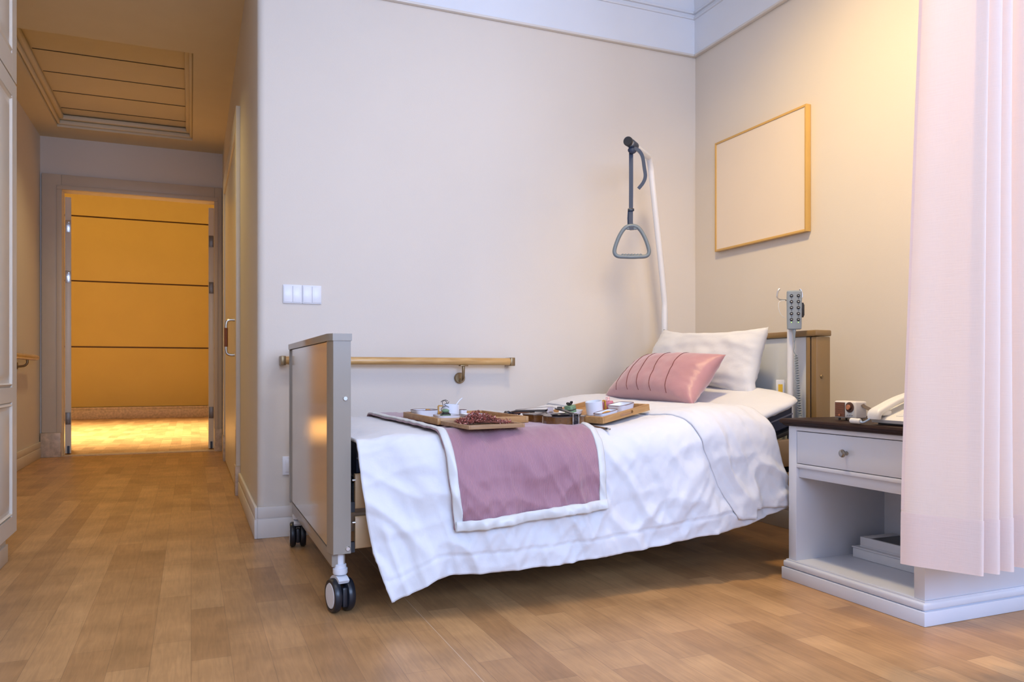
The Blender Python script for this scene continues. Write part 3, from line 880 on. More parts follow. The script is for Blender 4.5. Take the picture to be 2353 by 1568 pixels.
body = B().sup([(.024, .006, -.079), (.0275, .010, -.076), (.0285, .011, -.05), (.0295, .012, .05), (.029, .011, .074), (.026, .007, .079)], 4.5, 40)
obj('body', body, 'remote', t)
for r_ in range(5):
    for c_ in (-1, 1):
        x, z = c_*.0135, .057-.0240*r_
        bt = obj('button', B().lathe([(.0065, 0), (.0065, .0016), (.0055, .0022), (.001, .0024)], 20, Matrix.Translation((x, -.0118, z)) @ Matrix.Rotation(PI/2, 4, 'X')), 'black', t)
        obj('icon', B().box(x-.003, x+.003, -.0146, -.0141, z-.0006, z+.0010).box(x-.001+.001*((r_+c_) % 2), x+.0005, -.0146, -.0141, z-.0018, z+.002), 'label', bt)
        b = B().lathe([(.0014, 0), (.0014, .0006)], 10, Matrix.Translation((x, -.0119, z-.0115)) @ Matrix.Rotation(PI/2, 4, 'X'))
        obj('indicator_led', b, 'led' if r_ == 4 else 'black', t)
obj('hanging_clip', B().sup([(.006, .004, -.03), (.010, .006, -.02), (.010, .006, .02), (.006, .004, .03)], 3, 20, Matrix.Translation((.031, .006, .0))), 'black', t)
b = B().lathe([(.006, -.079), (.0075, -.082), (.0065, -.090), (.0045, -.105), (.004, -.125)], 16)
obj('cord_sleeve', b, 'remote', t)
pts = [(0, 0, -.125), (.0, 0, -.15), (-.002, 0, -.165), (.004, -.001, -.180)]
pts = crom(pts, 5)
for i in range(24*14+1):
    q = i/14*2*PI; z = -.184-.245*i/(24*14)
    pts.append(Vector((.006+.0062*math.cos(q)+.018*i/(24*14), -.002+.0062*math.sin(q)+.012*i/(24*14), z)))
obj('coiled_cord', B().tube(pts, .0021, 6), 'remote', t)
t = thing('plastic_tag', 'small white plastic tag with yellow patch in front of the headboard', 'tag', (2.275, 2.56, .667), (0, 0, -math.radians(28)))
obj('card', B().box(-.019, .015, -.004, .004, -.02, .052, .002).box(-.006, .021, .0045, .014, -.02, .044, .002), 'paper', t)
obj('yellow_patch', B().box(-.011, .007, -.0048, -.0041, .0, .033), 'yellow', t)

# ------------------------------------------------------------ nightstand
NX, NXB, NY0, NY1 = 2.007, 2.455, 1.651, 2.217
ns = thing('nightstand', 'white nightstand with dark top and open shelf beside the bed', 'nightstand', (NX, 1.934, 0))
b = B()
for y0, y1 in ((NY0, NY0+.038), (NY1-.038, NY1)): b.box(NX, NXB, y0, y1, .072, .556, .002)
b.box(NXB-.02, NXB, NY0+.038, NY1-.038, .072, .556)
b.box(NX, NXB-.02, NY0+.038, NY1-.038, .541, .556, .001).box(NX, NXB-.02, NY0+.038, NY1-.038, .409, .422, .001)
b.box(NX+.012, NX+.03, NY0+.038, NY1-.038, .373, .409, .001).box(NX, NXB-.02, NY0+.038, NY1-.038, .06, .074, .001)
obj('carcass', b, 'nwhite', ns, True)
b = B().box(NX-.018, NXB+.008, NY0-.014, NY1+.018, 0, .043, .003).box(NX-.015, NXB+.006, NY0-.011, NY1+.015, .0445, .0675, .007, 3).box(NX-.006, NXB, NY0-.004, NY1+.006, .0, .072)
obj('plinth', b, 'nwhite', ns, True)
b = B()
prof = [(0, .5565), (.006, .5565), (.012, .5600), (.014, .5650), (.020, .5680), (.022, .5740), (.019, .5800), (.014, .5825)]
rings = [[(NX-o-.003, NY0-o, z), (NXB+.004, NY0-o, z), (NXB+.004, NY1+o, z), (NX-o-.003, NY1+o, z)] for o, z in prof]
b.ring_loft(rings)
obj('table_top', b, 'walnut', ns, True, smooth=25)
dr = obj('drawer', B().box(NX+.001, NX+.02, NY0+.0405, NY1-.0405, .4245, .5385, .0015).box(NX+.02, NXB-.05, NY0+.05, NY1-.05, .43, .53), 'nwhite', ns, True)
kb = B().lathe([(.006, 0), (.0075, .001), (.0065, .004), (.005, .007), (.0055, .012), (.011, .015), (.0135, .019), (.0125, .023), (.008, .0255), (.003, .0262), (.001, .0262)], 28, Matrix.Translation((NX+.001, 1.948, .4815)) @ Matrix.Rotation(-PI/2, 4, 'Y'))
kb.bm.transform(W[ns].inverted()); obj('knob', kb, 'pewter', dr)

# boxes on the shelf
t = thing('flat_box', 'plain white flat box lying on the nightstand shelf, lower of two', 'box', (2.32, 1.90, .0745))
obj('base', B().box(-.08, .10, -.2, .245, 0, .034, .002), 'paper', t)
obj('lid', B().box(-.083, .103, -.203, .248, .0345, .040, .002), 'paper', t)
t = thing('flat_box', 'white tray box with black inset resting on the lower white box', 'box', (2.33, 1.90, .1150))
b = B().box(-.075, .09, -.195, .225, 0, .006).box(-.075, -.066, -.195, .225, .006, .036, .001).box(.081, .09, -.195, .225, .006, .036, .001).box(-.066, .081, .19, .225, .006, .036, .001).box(-.066, .081, -.195, -.186, .006, .036, .001)
obj('base', b, 'paper', t)
obj('inset', B().box(-.066, .081, -.186, .19, .007, .033), 'black', t)

# radio
t = thing('retro_radio', 'small cream retro radio with brown grille on the nightstand', 'radio', (2.10, 2.046, .5830))
RW, RH, RD = .098, .060, .052
obj('body', B().box(0, RD, -RW/2, RW/2, .007, .007+RH, .006, 3), 'cream', t)
gr = obj('grille', B().box(-.0012, .001, -.001, RW/2-.006, .012, .007+RH-.005), 'brown', t)
b = B()
for k in range(14): b.box(-.0024, -.001, 0, RW/2-.007, .0135+.0035*k, .0143+.0035*k)
obj('slats', b, 'copper', gr)
obj('face_plate', B().box(-.0012, .001, -RW/2+.007, -.002, .012, .007+RH-.005, .0005), 'phone', t)
ry = Matrix.Rotation(-PI/2, 4, 'Y')
dl = obj('dial', B().lathe([(.0180, 0), (.0180, .002), (.014, .003), (.0105, .003), (.010, .007), (.008, .008), (.001, .008)], 32, Matrix.Translation((-.001, -.0235, .046)) @ ry), 'brown', t)
obj('tuning_knob', B().lathe([(.0095, .003), (.0095, .009), (.0075, .0105), (.001, .0105)], 24, Matrix.Translation((-.001, -.0235, .046)) @ ry), 'copper', dl)
for k in range(3):
    obj('push_button', B().lathe([(.0024, 0), (.0024, .002), (.001, .0024)], 12, Matrix.Translation((-.001, -.0125-.0105*k, .0195)) @ ry), 'steel', t)
obj('badge', B().lathe([(.0045, 0), (.0045, .002), (.001, .0024)], 16, Matrix.Translation((-.0022, .021, .018)) @ ry), 'copper', t)
for x in (.010, RD-.010):
    for y in (-.033, .033): obj('foot', B().cyl((x, y, 0), (x, y, .0075), .004, n=14), 'black', t)
q = [(RD*.55, -RW/2-.001, .057), (RD*.6, -RW/2-.006, .050), (RD*.75, -RW/2-.016, .043), (RD*.9, -RW/2-.026, .036), (RD*.95, -RW/2-.030, .034)]
obj('carry_strap', B().tube(crom(q, 4), 0, flat=(.012, .002), up=(.6, .1, .8)), 'leather', t)

# telephone
t = thing('telephone', 'white desk telephone on the nightstand, half behind the curtain', 'telephone', (2.03, 1.755, .5835))
b = B()
b.ring_loft([[(x, y0, z) for x, z in ((-.005, .006), (-.01, .016), (.0, .024), (.19, .086), (.20, .08), (.20, .006))] for y0 in (-.105, .105)])
obj('base', b, 'phone', t, smooth=40)
obj('underside', B().box(.005, .19, -.09, .09, 0, .0065), 'black', t)
sl = Matrix.Translation((0, 0, .0242)) @ Matrix.Rotation(-math.atan2(.062, .19), 4, 'Y')
obj('key_panel', B().box(.014, .175, -.095, .03, 0, .0012, .0005, X=sl), 'paper', t)
for r_ in range(5):
    for c_ in range(3):
        obj('key', B().box(.022+.019*r_, .034+.019*r_, -.01-.026*c_, .010-.026*c_, .0012, .0035, .001, X=sl), 'phone', t)
obj('display_window', B().box(.135, .150, -.08, .02, .0012, .002, X=sl), 'black', t)
pts = [(-.026, .077, .024), (-.022, .077, .044), (.015, .077, .061), (.06, .077, .080), (.11, .077, .094), (.165, .077, .104), (.20, .077, .102), (.207, .077, .088)]
def hs(i, p):
    wd = (.022, .024, .023, .021, .021, .023, .024, .021)[i]; th = (.009, .011, .0105, .009, .009, .0105, .011, .009)[i]
    return wd, th
P = [Vector(p)-Vector((0, 0, .006)) for p in pts]; rings = []
Q = crom(P, 4)
for i, p in enumerate(Q):
    a, c = Q[max(0, i-1)], Q[min(len(Q)-1, i+1)]; tt = (c-a).normalized(); nn = tt.cross(Vector((0, 1, 0))).normalized()*-1
    f_ = i/4; i0 = min(6, int(f_)); fr = f_-i0
    w0, t0 = hs(i0, 0); w1, t1 = hs(min(7, i0+1), 0); wd = w0+(w1-w0)*fr; th = t0+(t1-t0)*fr
    rg = []
    for j in range(20):
        an = 2*PI*j/20; cc, ss = math.cos(an), math.sin(an); k = (abs(cc)**4+abs(ss)**4)**(-.25)
        rg.append(p+Vector((0, 1, 0))*wd*cc*k+nn*th*ss*k)
    rings.append(rg)
hsn = obj('handset', B().ring_loft(rings), 'phone', t, smooth=50)
obj('earpiece', B().box(-.012, .03, .057, .097, .028, .046, .006).box(.165, .2, .057, .097, .078, .092, .005), 'phone', hsn)
b = B().tube([(-.040, .125, .009), (-.036, .160, .009)], [.0085, .0085], 16).tube([(-.0408, .118, .009), (-.040, .125, .009)], [.0070, .0090], 16)
obj('cord_plug', b, 'phone', t)
obj('cord', B().tube(crom([(-.041, .119, .009), (-.043, .108, .006), (-.038, .095, .012), (-.03, .082, .024)], 5), .0028, 8), mat('phone_cord_blue', (.35, .48, .68), .4), t)

# ------------------------------------------------------------ curtain
t = thing('curtain', 'pale pink woven curtain with deep hem hanging over the nightstand', 'curtain', (1.75, 1.4, .25))
base = [(1.718, 1.483), (1.728, 1.450), (1.755, 1.395), (1.782, 1.335), (1.793, 1.312), (1.800, 1.325), (1.806, 1.365), (1.818, 1.362), (1.838, 1.322), (1.850, 1.312), (1.856, 1.33), (1.862, 1.37), (1.874, 1.365), (1.893, 1.325), (1.905, 1.318), (1.912, 1.345), (1.925, 1.395), (1.945, 1.385), (1.968, 1.33), (1.98, 1.32), (1.995, 1.36), (2.02, 1.42), (2.05, 1.38), (2.075, 1.31), (2.10, 1.33), (2.125, 1.41), (2.15, 1.40), (2.18, 1.32), (2.21, 1.33), (2.235, 1.41), (2.27, 1.40), (2.30, 1.32)]
bp_ = crom([(x, y, 0) for x, y in base], 6)
nb = len(bp_)-1


def curt(u, v, off=0., z0=.25, z1=2.90):
    f_ = u*nb; i = min(nb-1, int(f_)); p = bp_[i].lerp(bp_[i+1], f_-i)
    z = z0+(z1-z0)*v; h = (z-.25)/2.65
    # gathers tighten towards the track
    q = Vector((2.02, 1.365, 0)); sc = 1-.25*sstep(0, 1.0, h)
    x = q.x+(p.x-q.x)*sc; y = q.y+(p.y-q.y)*(1-.25*h)
    x += .004*nz(u*9, z*1.4, 2); y += .006*nz(u*12, z*1.1, 4)
    tdir = (bp_[min(nb, i+1)]-bp_[i]).normalized()
    return Vector((x, y, z))+Vector((tdir.y, -tdir.x, 0))*off*-1


cb = obj('cloth', B().grid(lambda u, v: curt(u, v, 0, .25, 2.90), nb, 60), 'curtain', t, True, smooth=180)
hm = obj('hem_band', B().grid(lambda u, v: curt(u, v, -.0015, .249, .385), nb, 8), 'hem', t, True, smooth=180)
obj('side_hem', B().grid(lambda u, v: curt(u*.012, v, -.0012, .39, 2.90), 4, 60), 'hem', t, True, smooth=180)
t = thing('curtain_track', 'white ceiling curtain track above the frame', 'curtain track', (2, 1.365, 2.9))
obj('rail', B().box(1.5, XR-.025, 1.35, 1.38, 2.905, 2.945, .002), 'white', t, True)


# ------------------------------------------------------------ things on the bed
def topz(x, y): return surf(x, Y0-y, .0).z


def tray(name, label, w_, l_, h_, loc, rot, m, slots=(), th=.010, group=None):
    """w along local x, l along local y; origin at the base centre"""
    t = thing(name, label, 'tray', loc, rot, group)
    obj('tray_base', B().box(-w_/2+th, w_/2-th, -l_/2+th, l_/2-th, .002, .007), m, t)
    for sx in (-1, 1):
        x0, x1 = sorted((sx*w_/2, sx*(w_/2-th)))
        obj('side_panel', B().box(x0, x1, -l_/2, l_/2, 0, h_, .001), m, t)
    for sy in (-1, 1):
        y0, y1 = sorted((sy*l_/2, sy*(l_/2-th))); a, c = -w_/2+th, w_/2-th
        if sy in slots:
            sl, sh, zc = .060, .0055, h_*.56
            inn = [(sl*.5*s_+sh*math.cos(q), zc+sh*math.sin(q)) for s_, qs in ((1, (-PI/2, -PI/4, 0, PI/4, PI/2)), (-1, (PI/2, 3*PI/4, PI, 5*PI/4, 3*PI/2))) for q in qs]
            out = [(sl*.5, 0), (c, 0), (c, zc), (c, h_), (sl*.5, h_), (-sl*.5, h_), (a, h_), (a, zc), (a, 0), (-sl*.5, 0)]
            R = lambda pts, y: [Vector((x, y, z)) for x, z in pts]
            b = B().ring_loft([R(out, y0), R(out, y1), R(inn, y1), R(inn, y0)], closed=True)
            obj('handle_panel', b, m, t, smooth=30)
        else:
            obj('end_panel', B().box(a, c, y0, y1, 0, h_, .001), m, t)
    return t


def fit(cx, cy, hw, hl, rz):
    c, s_ = math.cos(rz), math.sin(rz)
    return max(topz(cx+c*a*hw-s_*bb*hl, cy+s_*a*hw+c*bb*hl) for a in (-1, -.5, 0, .5, 1) for bb in (-1, -.5, 0, .5, 1))


RUNT = .0165
# tray with tea things
t1x, t1y = .932, 2.728
z1 = fit(t1x, t1y, .167, .228, 0)+RUNT
T1 = tray('bamboo_tray', 'bamboo tray with mug, dishes and cake at the bed foot', .334, .456, .022, (t1x, t1y, z1), (0, 0, 0), 'bamboo')
zf = z1+.0072
# tray with dried flowers
a2 = math.radians(9.6)
t2x, t2y = .885, 2.392
z2 = fit(t2x, t2y, .10, .10, a2)+RUNT
T2 = tray('wooden_tray', 'shallow square oak tray holding dried flowers on the runner', .208, .195, .013, (t2x, t2y, z2), (math.radians(1.2), 0, a2), 'bamboo2', th=.007)


def square_dish(name, label, loc, rz, w_, l_, h_, tilt_=(0, 0), rim=True, group=None):
    t = thing(name, label, 'dish', loc, (tilt_[0], tilt_[1], rz), group)
    X = Matrix()
    obj('bowl', B().sup([(w_*.40, l_*.40, 0), (w_*.44, l_*.44, .002), (w_*.5, l_*.5, h_), (w_*.5-.003, l_*.5-.003, h_), (w_*.42, l_*.42, .006), (w_*.2, l_*.2, .005)], 5, 48), 'china', t)
    if rim:
        n = 48; pts = []
        for j in range(n):
            a = 2*PI*j/n; c, q = math.cos(a), math.sin(a); k = (abs(c)**5+abs(q)**5)**(-1/5)
            pts.append(((w_*.5-.0015)*c*k, (l_*.5-.0015)*q*k, h_))
        obj('rim', B().tube(pts, .0017, 6, closed=True), 'rim', t)
    return t


def mug(label, loc, r_, h_, ha, tilt_=(0, 0), spoon=False, handle=True, name='mug'):
    t = thing(name, label, 'mug', loc, (tilt_[0], tilt_[1], 0))
    obj('cup', B().lathe([(r_*.9, 0), (r_*.96, .001), (r_, h_), (r_-.0025, h_), (r_*.9, .005), (r_*.4, .004)], 40), 'china', t)
    if handle:
        c, s_ = math.cos(ha), math.sin(ha); o = lambda d, z: (c*d, s_*d, z)
        obj('handle', B().tube([o(r_*.95, h_*.88), o(r_+.014, h_*.90), o(r_+.016, h_*.86), o(r_+.0155, h_*.2), o(r_+.012, h_*.12), o(r_*.95, h_*.14)], 0, flat=(.008, .005), up=(-s_, c, 0)), 'handleo', t)
    return t


def layers(t, w_, l_, zs, rz=0):
    X = Matrix.Rotation(rz, 4, 'Z')
    for z0, z1_, m, gr_ in zs:
        obj('cake_layer' if m == 'green' else 'chocolate_layer', B().sup([(w_/2-.001+gr_, l_/2-.001+gr_, z0), (w_/2+gr_, l_/2+gr_, z0+.001), (w_/2+gr_, l_/2+gr_, z1_-.001), (w_/2-.001+gr_, l_/2-.001+gr_, z1_)], 6, 36, X), m, t)


d1 = square_dish('dessert_dish', 'white dish with dark rim and golden biscuit at tray left corner', (.826, 2.868, zf), .1, .094, .094, .026)
ck = obj('biscuit', B().sup([(.016, .007, 0), (.018, .009, .004), (.016, .008, .009), (.01, .005, .011)], 2.6, 24), 'cookie')
ck.location = (.840, 2.860, zf+.017); ck.rotation_euler = (0, .22, .5); tag(ck, 'golden biscuit in the rimmed dish at the bed foot tray', 'biscuit')
pt = thing('cake_plate', 'white rimmed plate under green cake on the bed foot tray', 'plate', (.868, 2.722, zf))
obj('plate', B().sup([(.040, .040, 0), (.044, .044, .002), (.048, .048, .012), (.0455, .0455, .012), (.040, .040, .004), (.01, .01, .0035)], 3, 48), 'china', pt)
obj('rim', B().tube([(.0468*math.cos(a)*((abs(math.cos(a))**3+abs(math.sin(a))**3)**(-1/3)), .0468*math.sin(a)*((abs(math.cos(a))**3+abs(math.sin(a))**3)**(-1/3)), .0122) for a in [2*PI*i/48 for i in range(48)]], .0012, 6, closed=True), 'rim', pt)
ck = thing('matcha_cake', 'green layered cake with black curls on the bed foot tray', 'cake', (.860, 2.712, zf+.0045))
layers(ck, .034, .034, [(0, .002, 'choc', 0), (.002, .0105, 'green', 0), (.0105, .0145, 'choc', 0), (.0145, .0185, 'choc', -.004)])
b = B().ball((0, 0, .024), .014, 10, (1, 1, .55)); obj('cream_top', b, 'green', ck)
vd2 = Vector((math.cos(.25), -math.sin(.25), 0))
for q in ([(-.008, .017), (-.016, .027), (-.012, .037), (0, .041)], [(.012, .037), (.002, .042), (-.004, .048), (.004, .051)], [(-.010, .047), (-.012, .056), (-.002, .064), (.008, .060)], [(-.018, .056), (-.008, .063), (.002, .058), (.006, .049)], [(.008, .050), (.012, .058)]):
    obj('chocolate_curl', B().tube(crom([vd2*a+Vector((0, -.002, z)) for a, z in q], 5), .0011, 6), 'choc', ck)
mug('white mug with amber handle behind the green cake on foot tray', (.918, 2.828, zf), .033, .047, PI*.97)
sp_ = obj('spoon', B().tube(crom([(0, 0, 0), (.012, .004, .03), (.030, .008, .052), (.043, .010, .062)], 4), .0022, 8).ball((-.002, 0, .002), .008, 8, (1, .7, .4)), 'china')
sp_.location = (.924, 2.826, zf+.008); tag(sp_, 'white spoon standing in the amber-handled mug on foot tray', 'spoon')
square_dish('sauce_cup', 'tiny white cup with dark rim beside the amber-handled mug', (.972, 2.852, zf), .2, .030, .034, .024)
square_dish('dessert_dish', 'empty white dish partly behind the dried flowers', (.966, 2.715, zf), .08, .082, .075, .016, rim=False)

# dried flowers
t = thing('dried_flowers', 'bunch of reddish brown dried flowers lying on the shallow oak tray', 'dried flowers', (t2x, t2y, z2+.0075), (0, 0, 0))
fl_c = Vector((.0, .01, 0)); ex = Vector((.985, .17, 0)); ey = Vector((-.17, .985, 0))
random.seed(3)
b = B(); heads = []
for i in range(150):
    a = random.uniform(-.085, .0); bb = random.gauss(0, .018)
    tip = Vector((random.uniform(-.09, .095), 0, 0)).x
    y1 = random.gauss(0, .022); z1_ = max(.003, .034*math.exp(-((tip+.015)/.065)**2)*random.uniform(.3, 1.15)*(1 if abs(y1) < .03 else .6))
    p0 = fl_c+ex*(a)+ey*bb*.6+Vector((0, 0, .002+random.random()*.010)); p2 = fl_c+ex*tip+ey*y1+Vector((0, 0, z1_))
    pm = (p0+p2)/2+Vector((0, 0, .006*random.random()))
    b.tube(crom([p0, pm, p2], 3), .0010, 5); heads.append(p2); heads.append(pm*.35+p2*.65)
obj('stems', b, 'stem', t)
for nm, m, n0 in (('petals', 'flower', 620), ('pale_petals', 'flower2', 260)):
    b = B()
    for i in range(n0):
        h = random.choice(heads)+Vector((random.gauss(0, .006), random.gauss(0, .006), random.gauss(0, .003)))
        h.z = max(.003, h.z)
        s1_ = random.uniform(.0024, .0062)
        R = Euler((random.uniform(-1.2, 1.2), random.uniform(-1.2, 1.2), random.uniform(0, 6.3))).to_matrix()
        th_ = .0006
        q = [Vector((-s1_, -s1_*.2, 0)), Vector((0, -s1_*.5, s1_*.4)), Vector((s1_*1.3, 0, 0)), Vector((0, s1_*.5, s1_*.4)), Vector((-s1_, s1_*.2, 0))]
        b.prism([h+R @ v for v in q], R @ Vector((0, 0, th_)))
    obj(nm, b, m, t, smooth=0)

# tray near the cushion, tilted with the bedding
F3 = Vector((1.352, 2.418, .5665)); a3 = math.atan2(.28, .96)
w3, l3 = .34, .252      # here the handle ends are the sides of length l3
tz = math.asin(.041/.25)
R3 = Matrix.Rotation(a3, 4, 'Z') @ Matrix.Rotation(-tz, 4, 'Y')
e3 = R3.to_euler()
# local x: along the handle side (0..l3), local y: depth (0..w3)
c3 = F3+(R3 @ Vector((l3/2, w3/2, 0)))
T3 = tray('bamboo_tray', 'bamboo tray with slot handle beside the violin and pink cushion', l3, w3, .024, c3, e3, 'bamboo', slots=(-1, 1))
W3 = W[T3]


def on3(a, bb, z=.0073): return W3 @ Vector((a-l3/2, bb-w3/2, z))


def set3(t, a, bb, rz=0, z=.0073):
    t.location = on3(a, bb, z); t.rotation_euler = (R3 @ Matrix.Rotation(rz, 4, 'Z')).to_euler(); return t


set3(square_dish('dessert_dish', 'small rectangular white dish with golden pastry behind the tray handle', (0, 0, 0), 0, .092, .054, .024), .062, .043)
ck = obj('pastry', B().sup([(.022, .007, 0), (.024, .009, .004), (.022, .008, .008), (.012, .004, .010)], 2.4, 24), 'cookie'); set3(ck, .064, .042, .15, .0073+.014); tag(ck, 'golden pastry in the small dish behind the tray handle', 'pastry')
set3(square_dish('dessert_dish', 'larger empty white dish at the right of the tray near cushion', (0, 0, 0), 0, .080, .085, .026), .188, .085)
set3(mug('white mug with amber handle on the tray beside the violin', (0, 0, 0), .0325, .050, -.25), .108, .146)
pt = thing('cake_plate', 'white plate under the black-bowed green cake beside the violin', 'plate', (0, 0, 0))
obj('plate', B().sup([(.032, .032, 0), (.036, .036, .002), (.041, .041, .014), (.039, .039, .014), (.032, .032, .004), (.01, .01, .0035)], 4, 48), 'china', pt)
set3(pt, .075, .246)
ck = thing('matcha_cake', 'green layered cake tied with a black bow beside the violin', 'cake', (0, 0, 0))
layers(ck, .036, .036, [(0, .002, 'choc', 0), (.002, .015, 'green', 0), (.015, .018, 'choc', .001), (.018, .033, 'green', 0)], 0)
for sx in (-1, 1):
    obj('bow_loop', B().tube(crom([(0, 0, .034), (sx*.010, 0, .037), (sx*.017, 0, .043), (sx*.012, 0, .047), (sx*.004, 0, .041), (0, 0, .035)], 4), 0, flat=(.007, .0016), up=(0, 1, 0)), 'choc', ck)
obj('bow_knot', B().ball((0, 0, .037), .005, 8, (1.6, 1, .8)), 'choc', ck)
set3(ck, .071, .240, .2, .0073+.0045)
sp2 = thing('soap_block', 'pink soap block with pale ribbon on the tray near cushion', 'soap', (0, 0, 0))
obj('block', B().sup([(.0175, .0155, 0), (.0185, .0165, .002), (.0185, .0165, .024), (.017, .015, .0265)], 7, 36), 'pink', sp2)
b = B().tube(crom([(-.004, 0, .027), (-.014, 0, .036), (-.010, 0, .045), (-.002, 0, .040), (.001, 0, .029)], 4), .0014, 6).ball((.003, 0, .031), .006, 8, (1.4, 1, .8)).tube(crom([(.003, 0, .033), (.010, 0, .042), (.015, 0, .036), (.013, 0, .030)], 4), .0026, 6)
obj('ribbon', b, 'pinkl', sp2); set3(sp2, .222, .185, .3)

# ------------------------------------------------------------ violin
K = .0076   # one "centimetre" of the full-size instrument
vz = max(topz(1.24, 2.45), topz(1.22, 2.6), topz(1.2, 2.7))+.0125
V = thing('violin', 'dark brown violin lying on the duvet between the trays', 'violin', (1.224, 2.385, vz), (math.radians(0), 0, math.radians(10.5)))
half = [[(0, 0), (.25, 3.2), (1.4, 6.8), (4, 9.4), (7.5, 10.2), (10.5, 9.7), (12.8, 9.1)], [(12.8, 9.1), (13.6, 7.4), (15.5, 6.0), (18.5, 5.5), (21, 6.0), (22.6, 7.5)], [(22.6, 7.5), (25, 7.5), (28.5, 8.2), (31.5, 7.8), (34, 5.8), (35.2, 3), (35.5, 0)]]
hp_ = []
for sg_ in half: hp_ += crom([(x, y, 0) for y, x in sg_], 4)[:-1]
hp_.append(Vector((0, 35.5, 0)))
outl = [Vector((p.x*K, p.y*K, 0)) for p in hp_]+[Vector((-p.x*K, p.y*K, 0)) for p in hp_[-2:0:-1]]
ribs = [Vector((p.x*.97, .002+p.y*.985, .003)) for p in outl]
obj('ribs', B().prism(ribs, (0, 0, .024)), 'vrib', V, smooth=25)
obj('back_plate', B().prism(outl, (0, 0, .003)), 'vtop', V, smooth=25)


def plate(z0, h, th):
    b = B(); c_ = Vector((0, 17*K, 0)); rings = []
    for sc, dz in ((1, 0), (1, th), (.9, th+h*.12), (.75, th+h*.45), (.5, th+h*.85), (.25, th+h)):
        rings.append([Vector((p.x*sc, c_.y+(p.y-c_.y)*sc, z0+dz)) for p in outl])
    return b.ring_loft(rings)


obj('top_plate', plate(.027, .008, .003), 'vtop', V, smooth=40)
fbz = lambda y: .047-.010*(y-21)/27
b = B(); rings = []
for y in (21, 25, 30, 35, 40, 48.5):
    wv = (2.1-.85*(y-21)/27.5)*K; z = fbz(y)
    rings.append([Vector((wv*math.cos(q), y*K, z-.004+.005*math.sin(q))) for q in [PI*i/8 for i in range(9)]]+[Vector((-wv, y*K, z-.0075)), Vector((wv, y*K, z-.0075))])
obj('fingerboard', B().ring_loft(rings), 'ebony', V, smooth=40)
b = B(); rings = []
for y, wn, zb in ((34.6, 1.6, .016), (36, 1.5, .024), (38, 1.2, .026), (44, 1.1, .026), (48.5, 1.2, .026)):
    z = fbz(y)-.0078
    rings.append([Vector((wn*K, y*K, z))]+[Vector((wn*K*math.cos(q), y*K, z-(z-zb)*math.sin(q))) for q in [PI*i/6 for i in range(1, 6)]]+[Vector((-wn*K, y*K, z))])
obj('neck', B().ring_loft(rings), 'vneck', V)
pb = B().ring_loft([[Vector((sx*wd*K, y*K, z)) for sx, z in ((1, z1_), (1, z0), (-1, z0), (-1, z1_))] for y, wd, z0, z1_ in ((48.4, 1.25, .022, .035), (52, 1.05, .014, .031), (55, .95, .010, .026), (57, .9, .008, .020))])
pb.lathe([(.001, -.010), (.006, -.009), (.014, -.008), (.015, -.005), (.010, -.0045), (.010, .0045), (.015, .005), (.014, .008), (.006, .009), (.001, .010)], 24, Matrix.Translation((0, 57.3*K, .016)) @ Matrix.Rotation(PI/2, 4, 'Y'))
obj('scroll', pb, 'vtop', V)
for k, y in enumerate((50, 51.6, 53.2, 54.8)):
    sx = 1 if k % 2 else -1; z = .026-.0035*k
    b = B().cyl((-sx*.012, y*K, z), (sx*.022, y*K, z), .0022, .003, n=12).sup([(.004, .002, .0), (.007, .0035, .004), (.006, .003, .010), (.003, .002, .013)], 2.2, 20, Matrix.Translation((sx*.021, y*K, z)) @ Matrix.Rotation(sx*PI/2, 4, 'Y'))
    obj('peg', b, 'ebony', V)
# bridge
by = 19.3*K; z0 = .036
bo_ = [(-2.1, 0), (-1.3, 0), (-1.2, .35), (-.5, .7), (.5, .7), (1.2, .35), (1.3, 0), (2.1, 0), (1.9, .8), (1.3, 1.5), (1.9, 2.0), (1.7, 2.6), (.8, 3.1), (-.8, 3.1), (-1.7, 2.6), (-1.9, 2.0), (-1.3, 1.5), (-1.9, .8)]
obj('bridge', B().prism([(x*K, by-.002, z0+z*K*.9) for x, z in bo_], (0, .004, 0)), 'bridge', V, smooth=20)
zb = z0+3.1*K*.9
b = B().ring_loft([[Vector((sx*wd*K, y*K, z)) for sx, z in ((1, zc), (1, zc-.003), (-1, zc-.003), (-1, zc))] for y, wd, zc in ((2.0, .9, .040), (6, 1.2, .046), (12, 1.8, .0525), (13.2, 2.0, .054))])
obj('tailpiece', b, 'ebony', V)
for k in range(4):
    x = (-1.2+.8*k)
    b = B().tube([(x*.8*K, 12.8*K, .0535), (x*K, by, zb+.0006), (x*.6*K, 48.6*K, fbz(48.6)+.002)], .0004, 5)
    obj('string', b, 'steel', V)
    obj('fine_tuner', B().cyl((x*.9*K, 11.8*K, .053), (x*.9*K, 11.8*K, .060), .0016, .0022, n=10), 'black', V)
obj('tail_gut', B().tube([(-.004, 2.0*K, .040), (-.003, -.001, .030), (-.002, -.002, .018)], .0012, 6).tube([(.004, 2.0*K, .040), (.003, -.001, .030), (.002, -.002, .018)], .0012, 6).ball((0, -.003, .016), .004, 8), 'black', V)
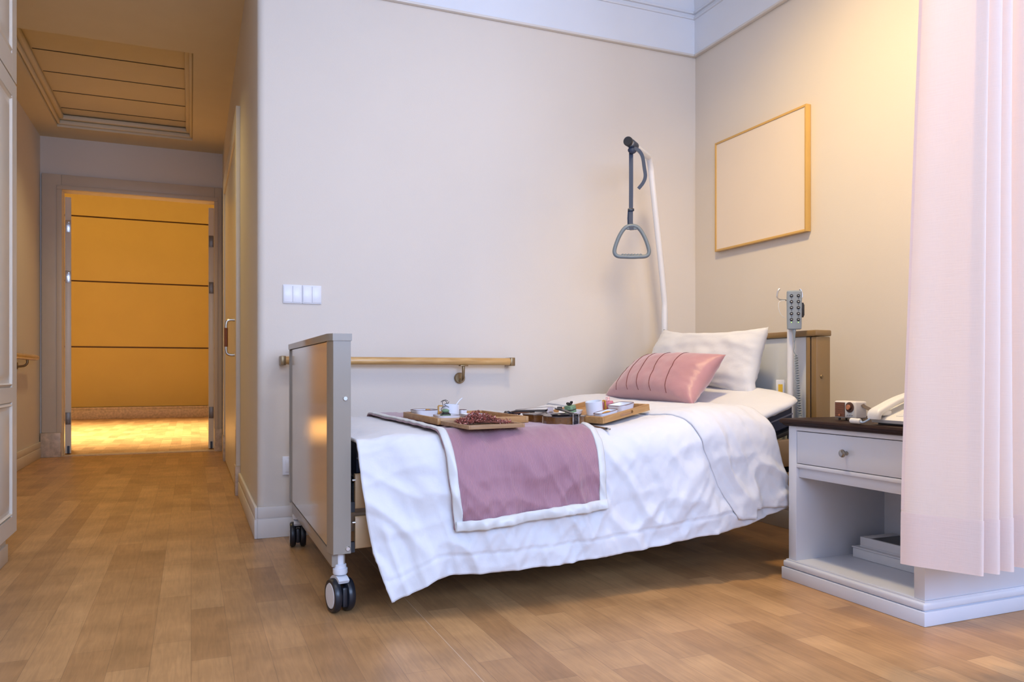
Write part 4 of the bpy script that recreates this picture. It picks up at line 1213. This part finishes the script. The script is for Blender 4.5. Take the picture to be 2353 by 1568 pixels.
# chin rest: a cupped plate on two posts
b = B().sup([(.040, .020, .032), (.050, .027, .0335), (.053, .029, .036), (.050, .027, .0385), (.038, .019, .036), (.01, .008, .035)], 2.5, 40, Matrix.Translation((-.022, .034, 0)))
b.sup([(.024, .010, .031), (.029, .013, .0325), (.029, .013, .036), (.022, .009, .037)], 2.6, 28, Matrix.Translation((.006, .015, 0)))
cr = obj('chin_rest', b, 'ebony', V)
for x in (-.013, .012):
    obj('clamp_post', B().cyl((x, -.0045, .001), (x, -.0045, .040), .0016, n=10).box(x-.004, x+.004, -.0065, .008, -.0025, -.0005).cyl((x, -.0045, .012), (x, -.0045, .026), .0024, n=10), 'steel', cr)
obj('endpin_block', B().box(-.010, .009, -.0040, .001, .004, .026, .001), 'ebony', cr)
obj('corner_trim', B().cyl((9.05*K*-1, 12.75*K, .003), (9.05*K*-1, 12.75*K, .027), .0018, n=8), 'vneck', V)
obj('shoulder_pad', B().box(-.070, -.052, .085, .105, -.010, .0, .002), 'paper', V)

# bow
t = thing('violin_bow', 'violin bow with dark frog end lying in front of the slot-handled tray', 'bow', (1.330, 2.345, topz(1.318, 2.35)+.010))
bd = Vector((1.303, 2.64, topz(1.3, 2.6)+.010))-Vector(t.location)
obj('stick', B().tube([(0, 0, 0), bd*.3, bd*.6, bd], [.0034, .0034, .003, .0024], 8), 'vrib', t)
obj('screw_button', B().tube([-bd.normalized()*.012, -bd.normalized()*.011, -bd.normalized()*.001], [.003, .0042, .0042], 14), 'steel', t)
u_ = bd.normalized()
obj('grip_wrap', B().tube([u_*.001, u_*.012], .0042, 12).tube([u_*.10, u_*.14], .004, 12), 'ebony', t)
obj('frog', B().box(-.004, .004, .022, .062, -.0068, -.002, .001).box(-.0042, .0042, .055, .062, -.0068, .003, .001), 'brown', t)
obj('bow_hair', B().box(-.0035, .0035, .062, .33, -.0065, -.0055), 'label', t)

# ------------------------------------------------------------ groups of look-alikes
GROUPS = {'handrail': 'oak handrails on the walls', 'box': 'boxes on the nightstand shelf', 'tray': 'trays set out on the bed', 'dish': 'white dishes on the trays',
          'mug': 'white mugs on the trays', 'cake': 'green cakes on the trays', 'plate': 'cake plates on the trays', 'pillow': 'white pillows at the head end'}
for o in list(C.objects):
    if o.parent is None and o.get('category') in GROUPS and not o.get('group'):
        o['group'] = GROUPS[o['category']]
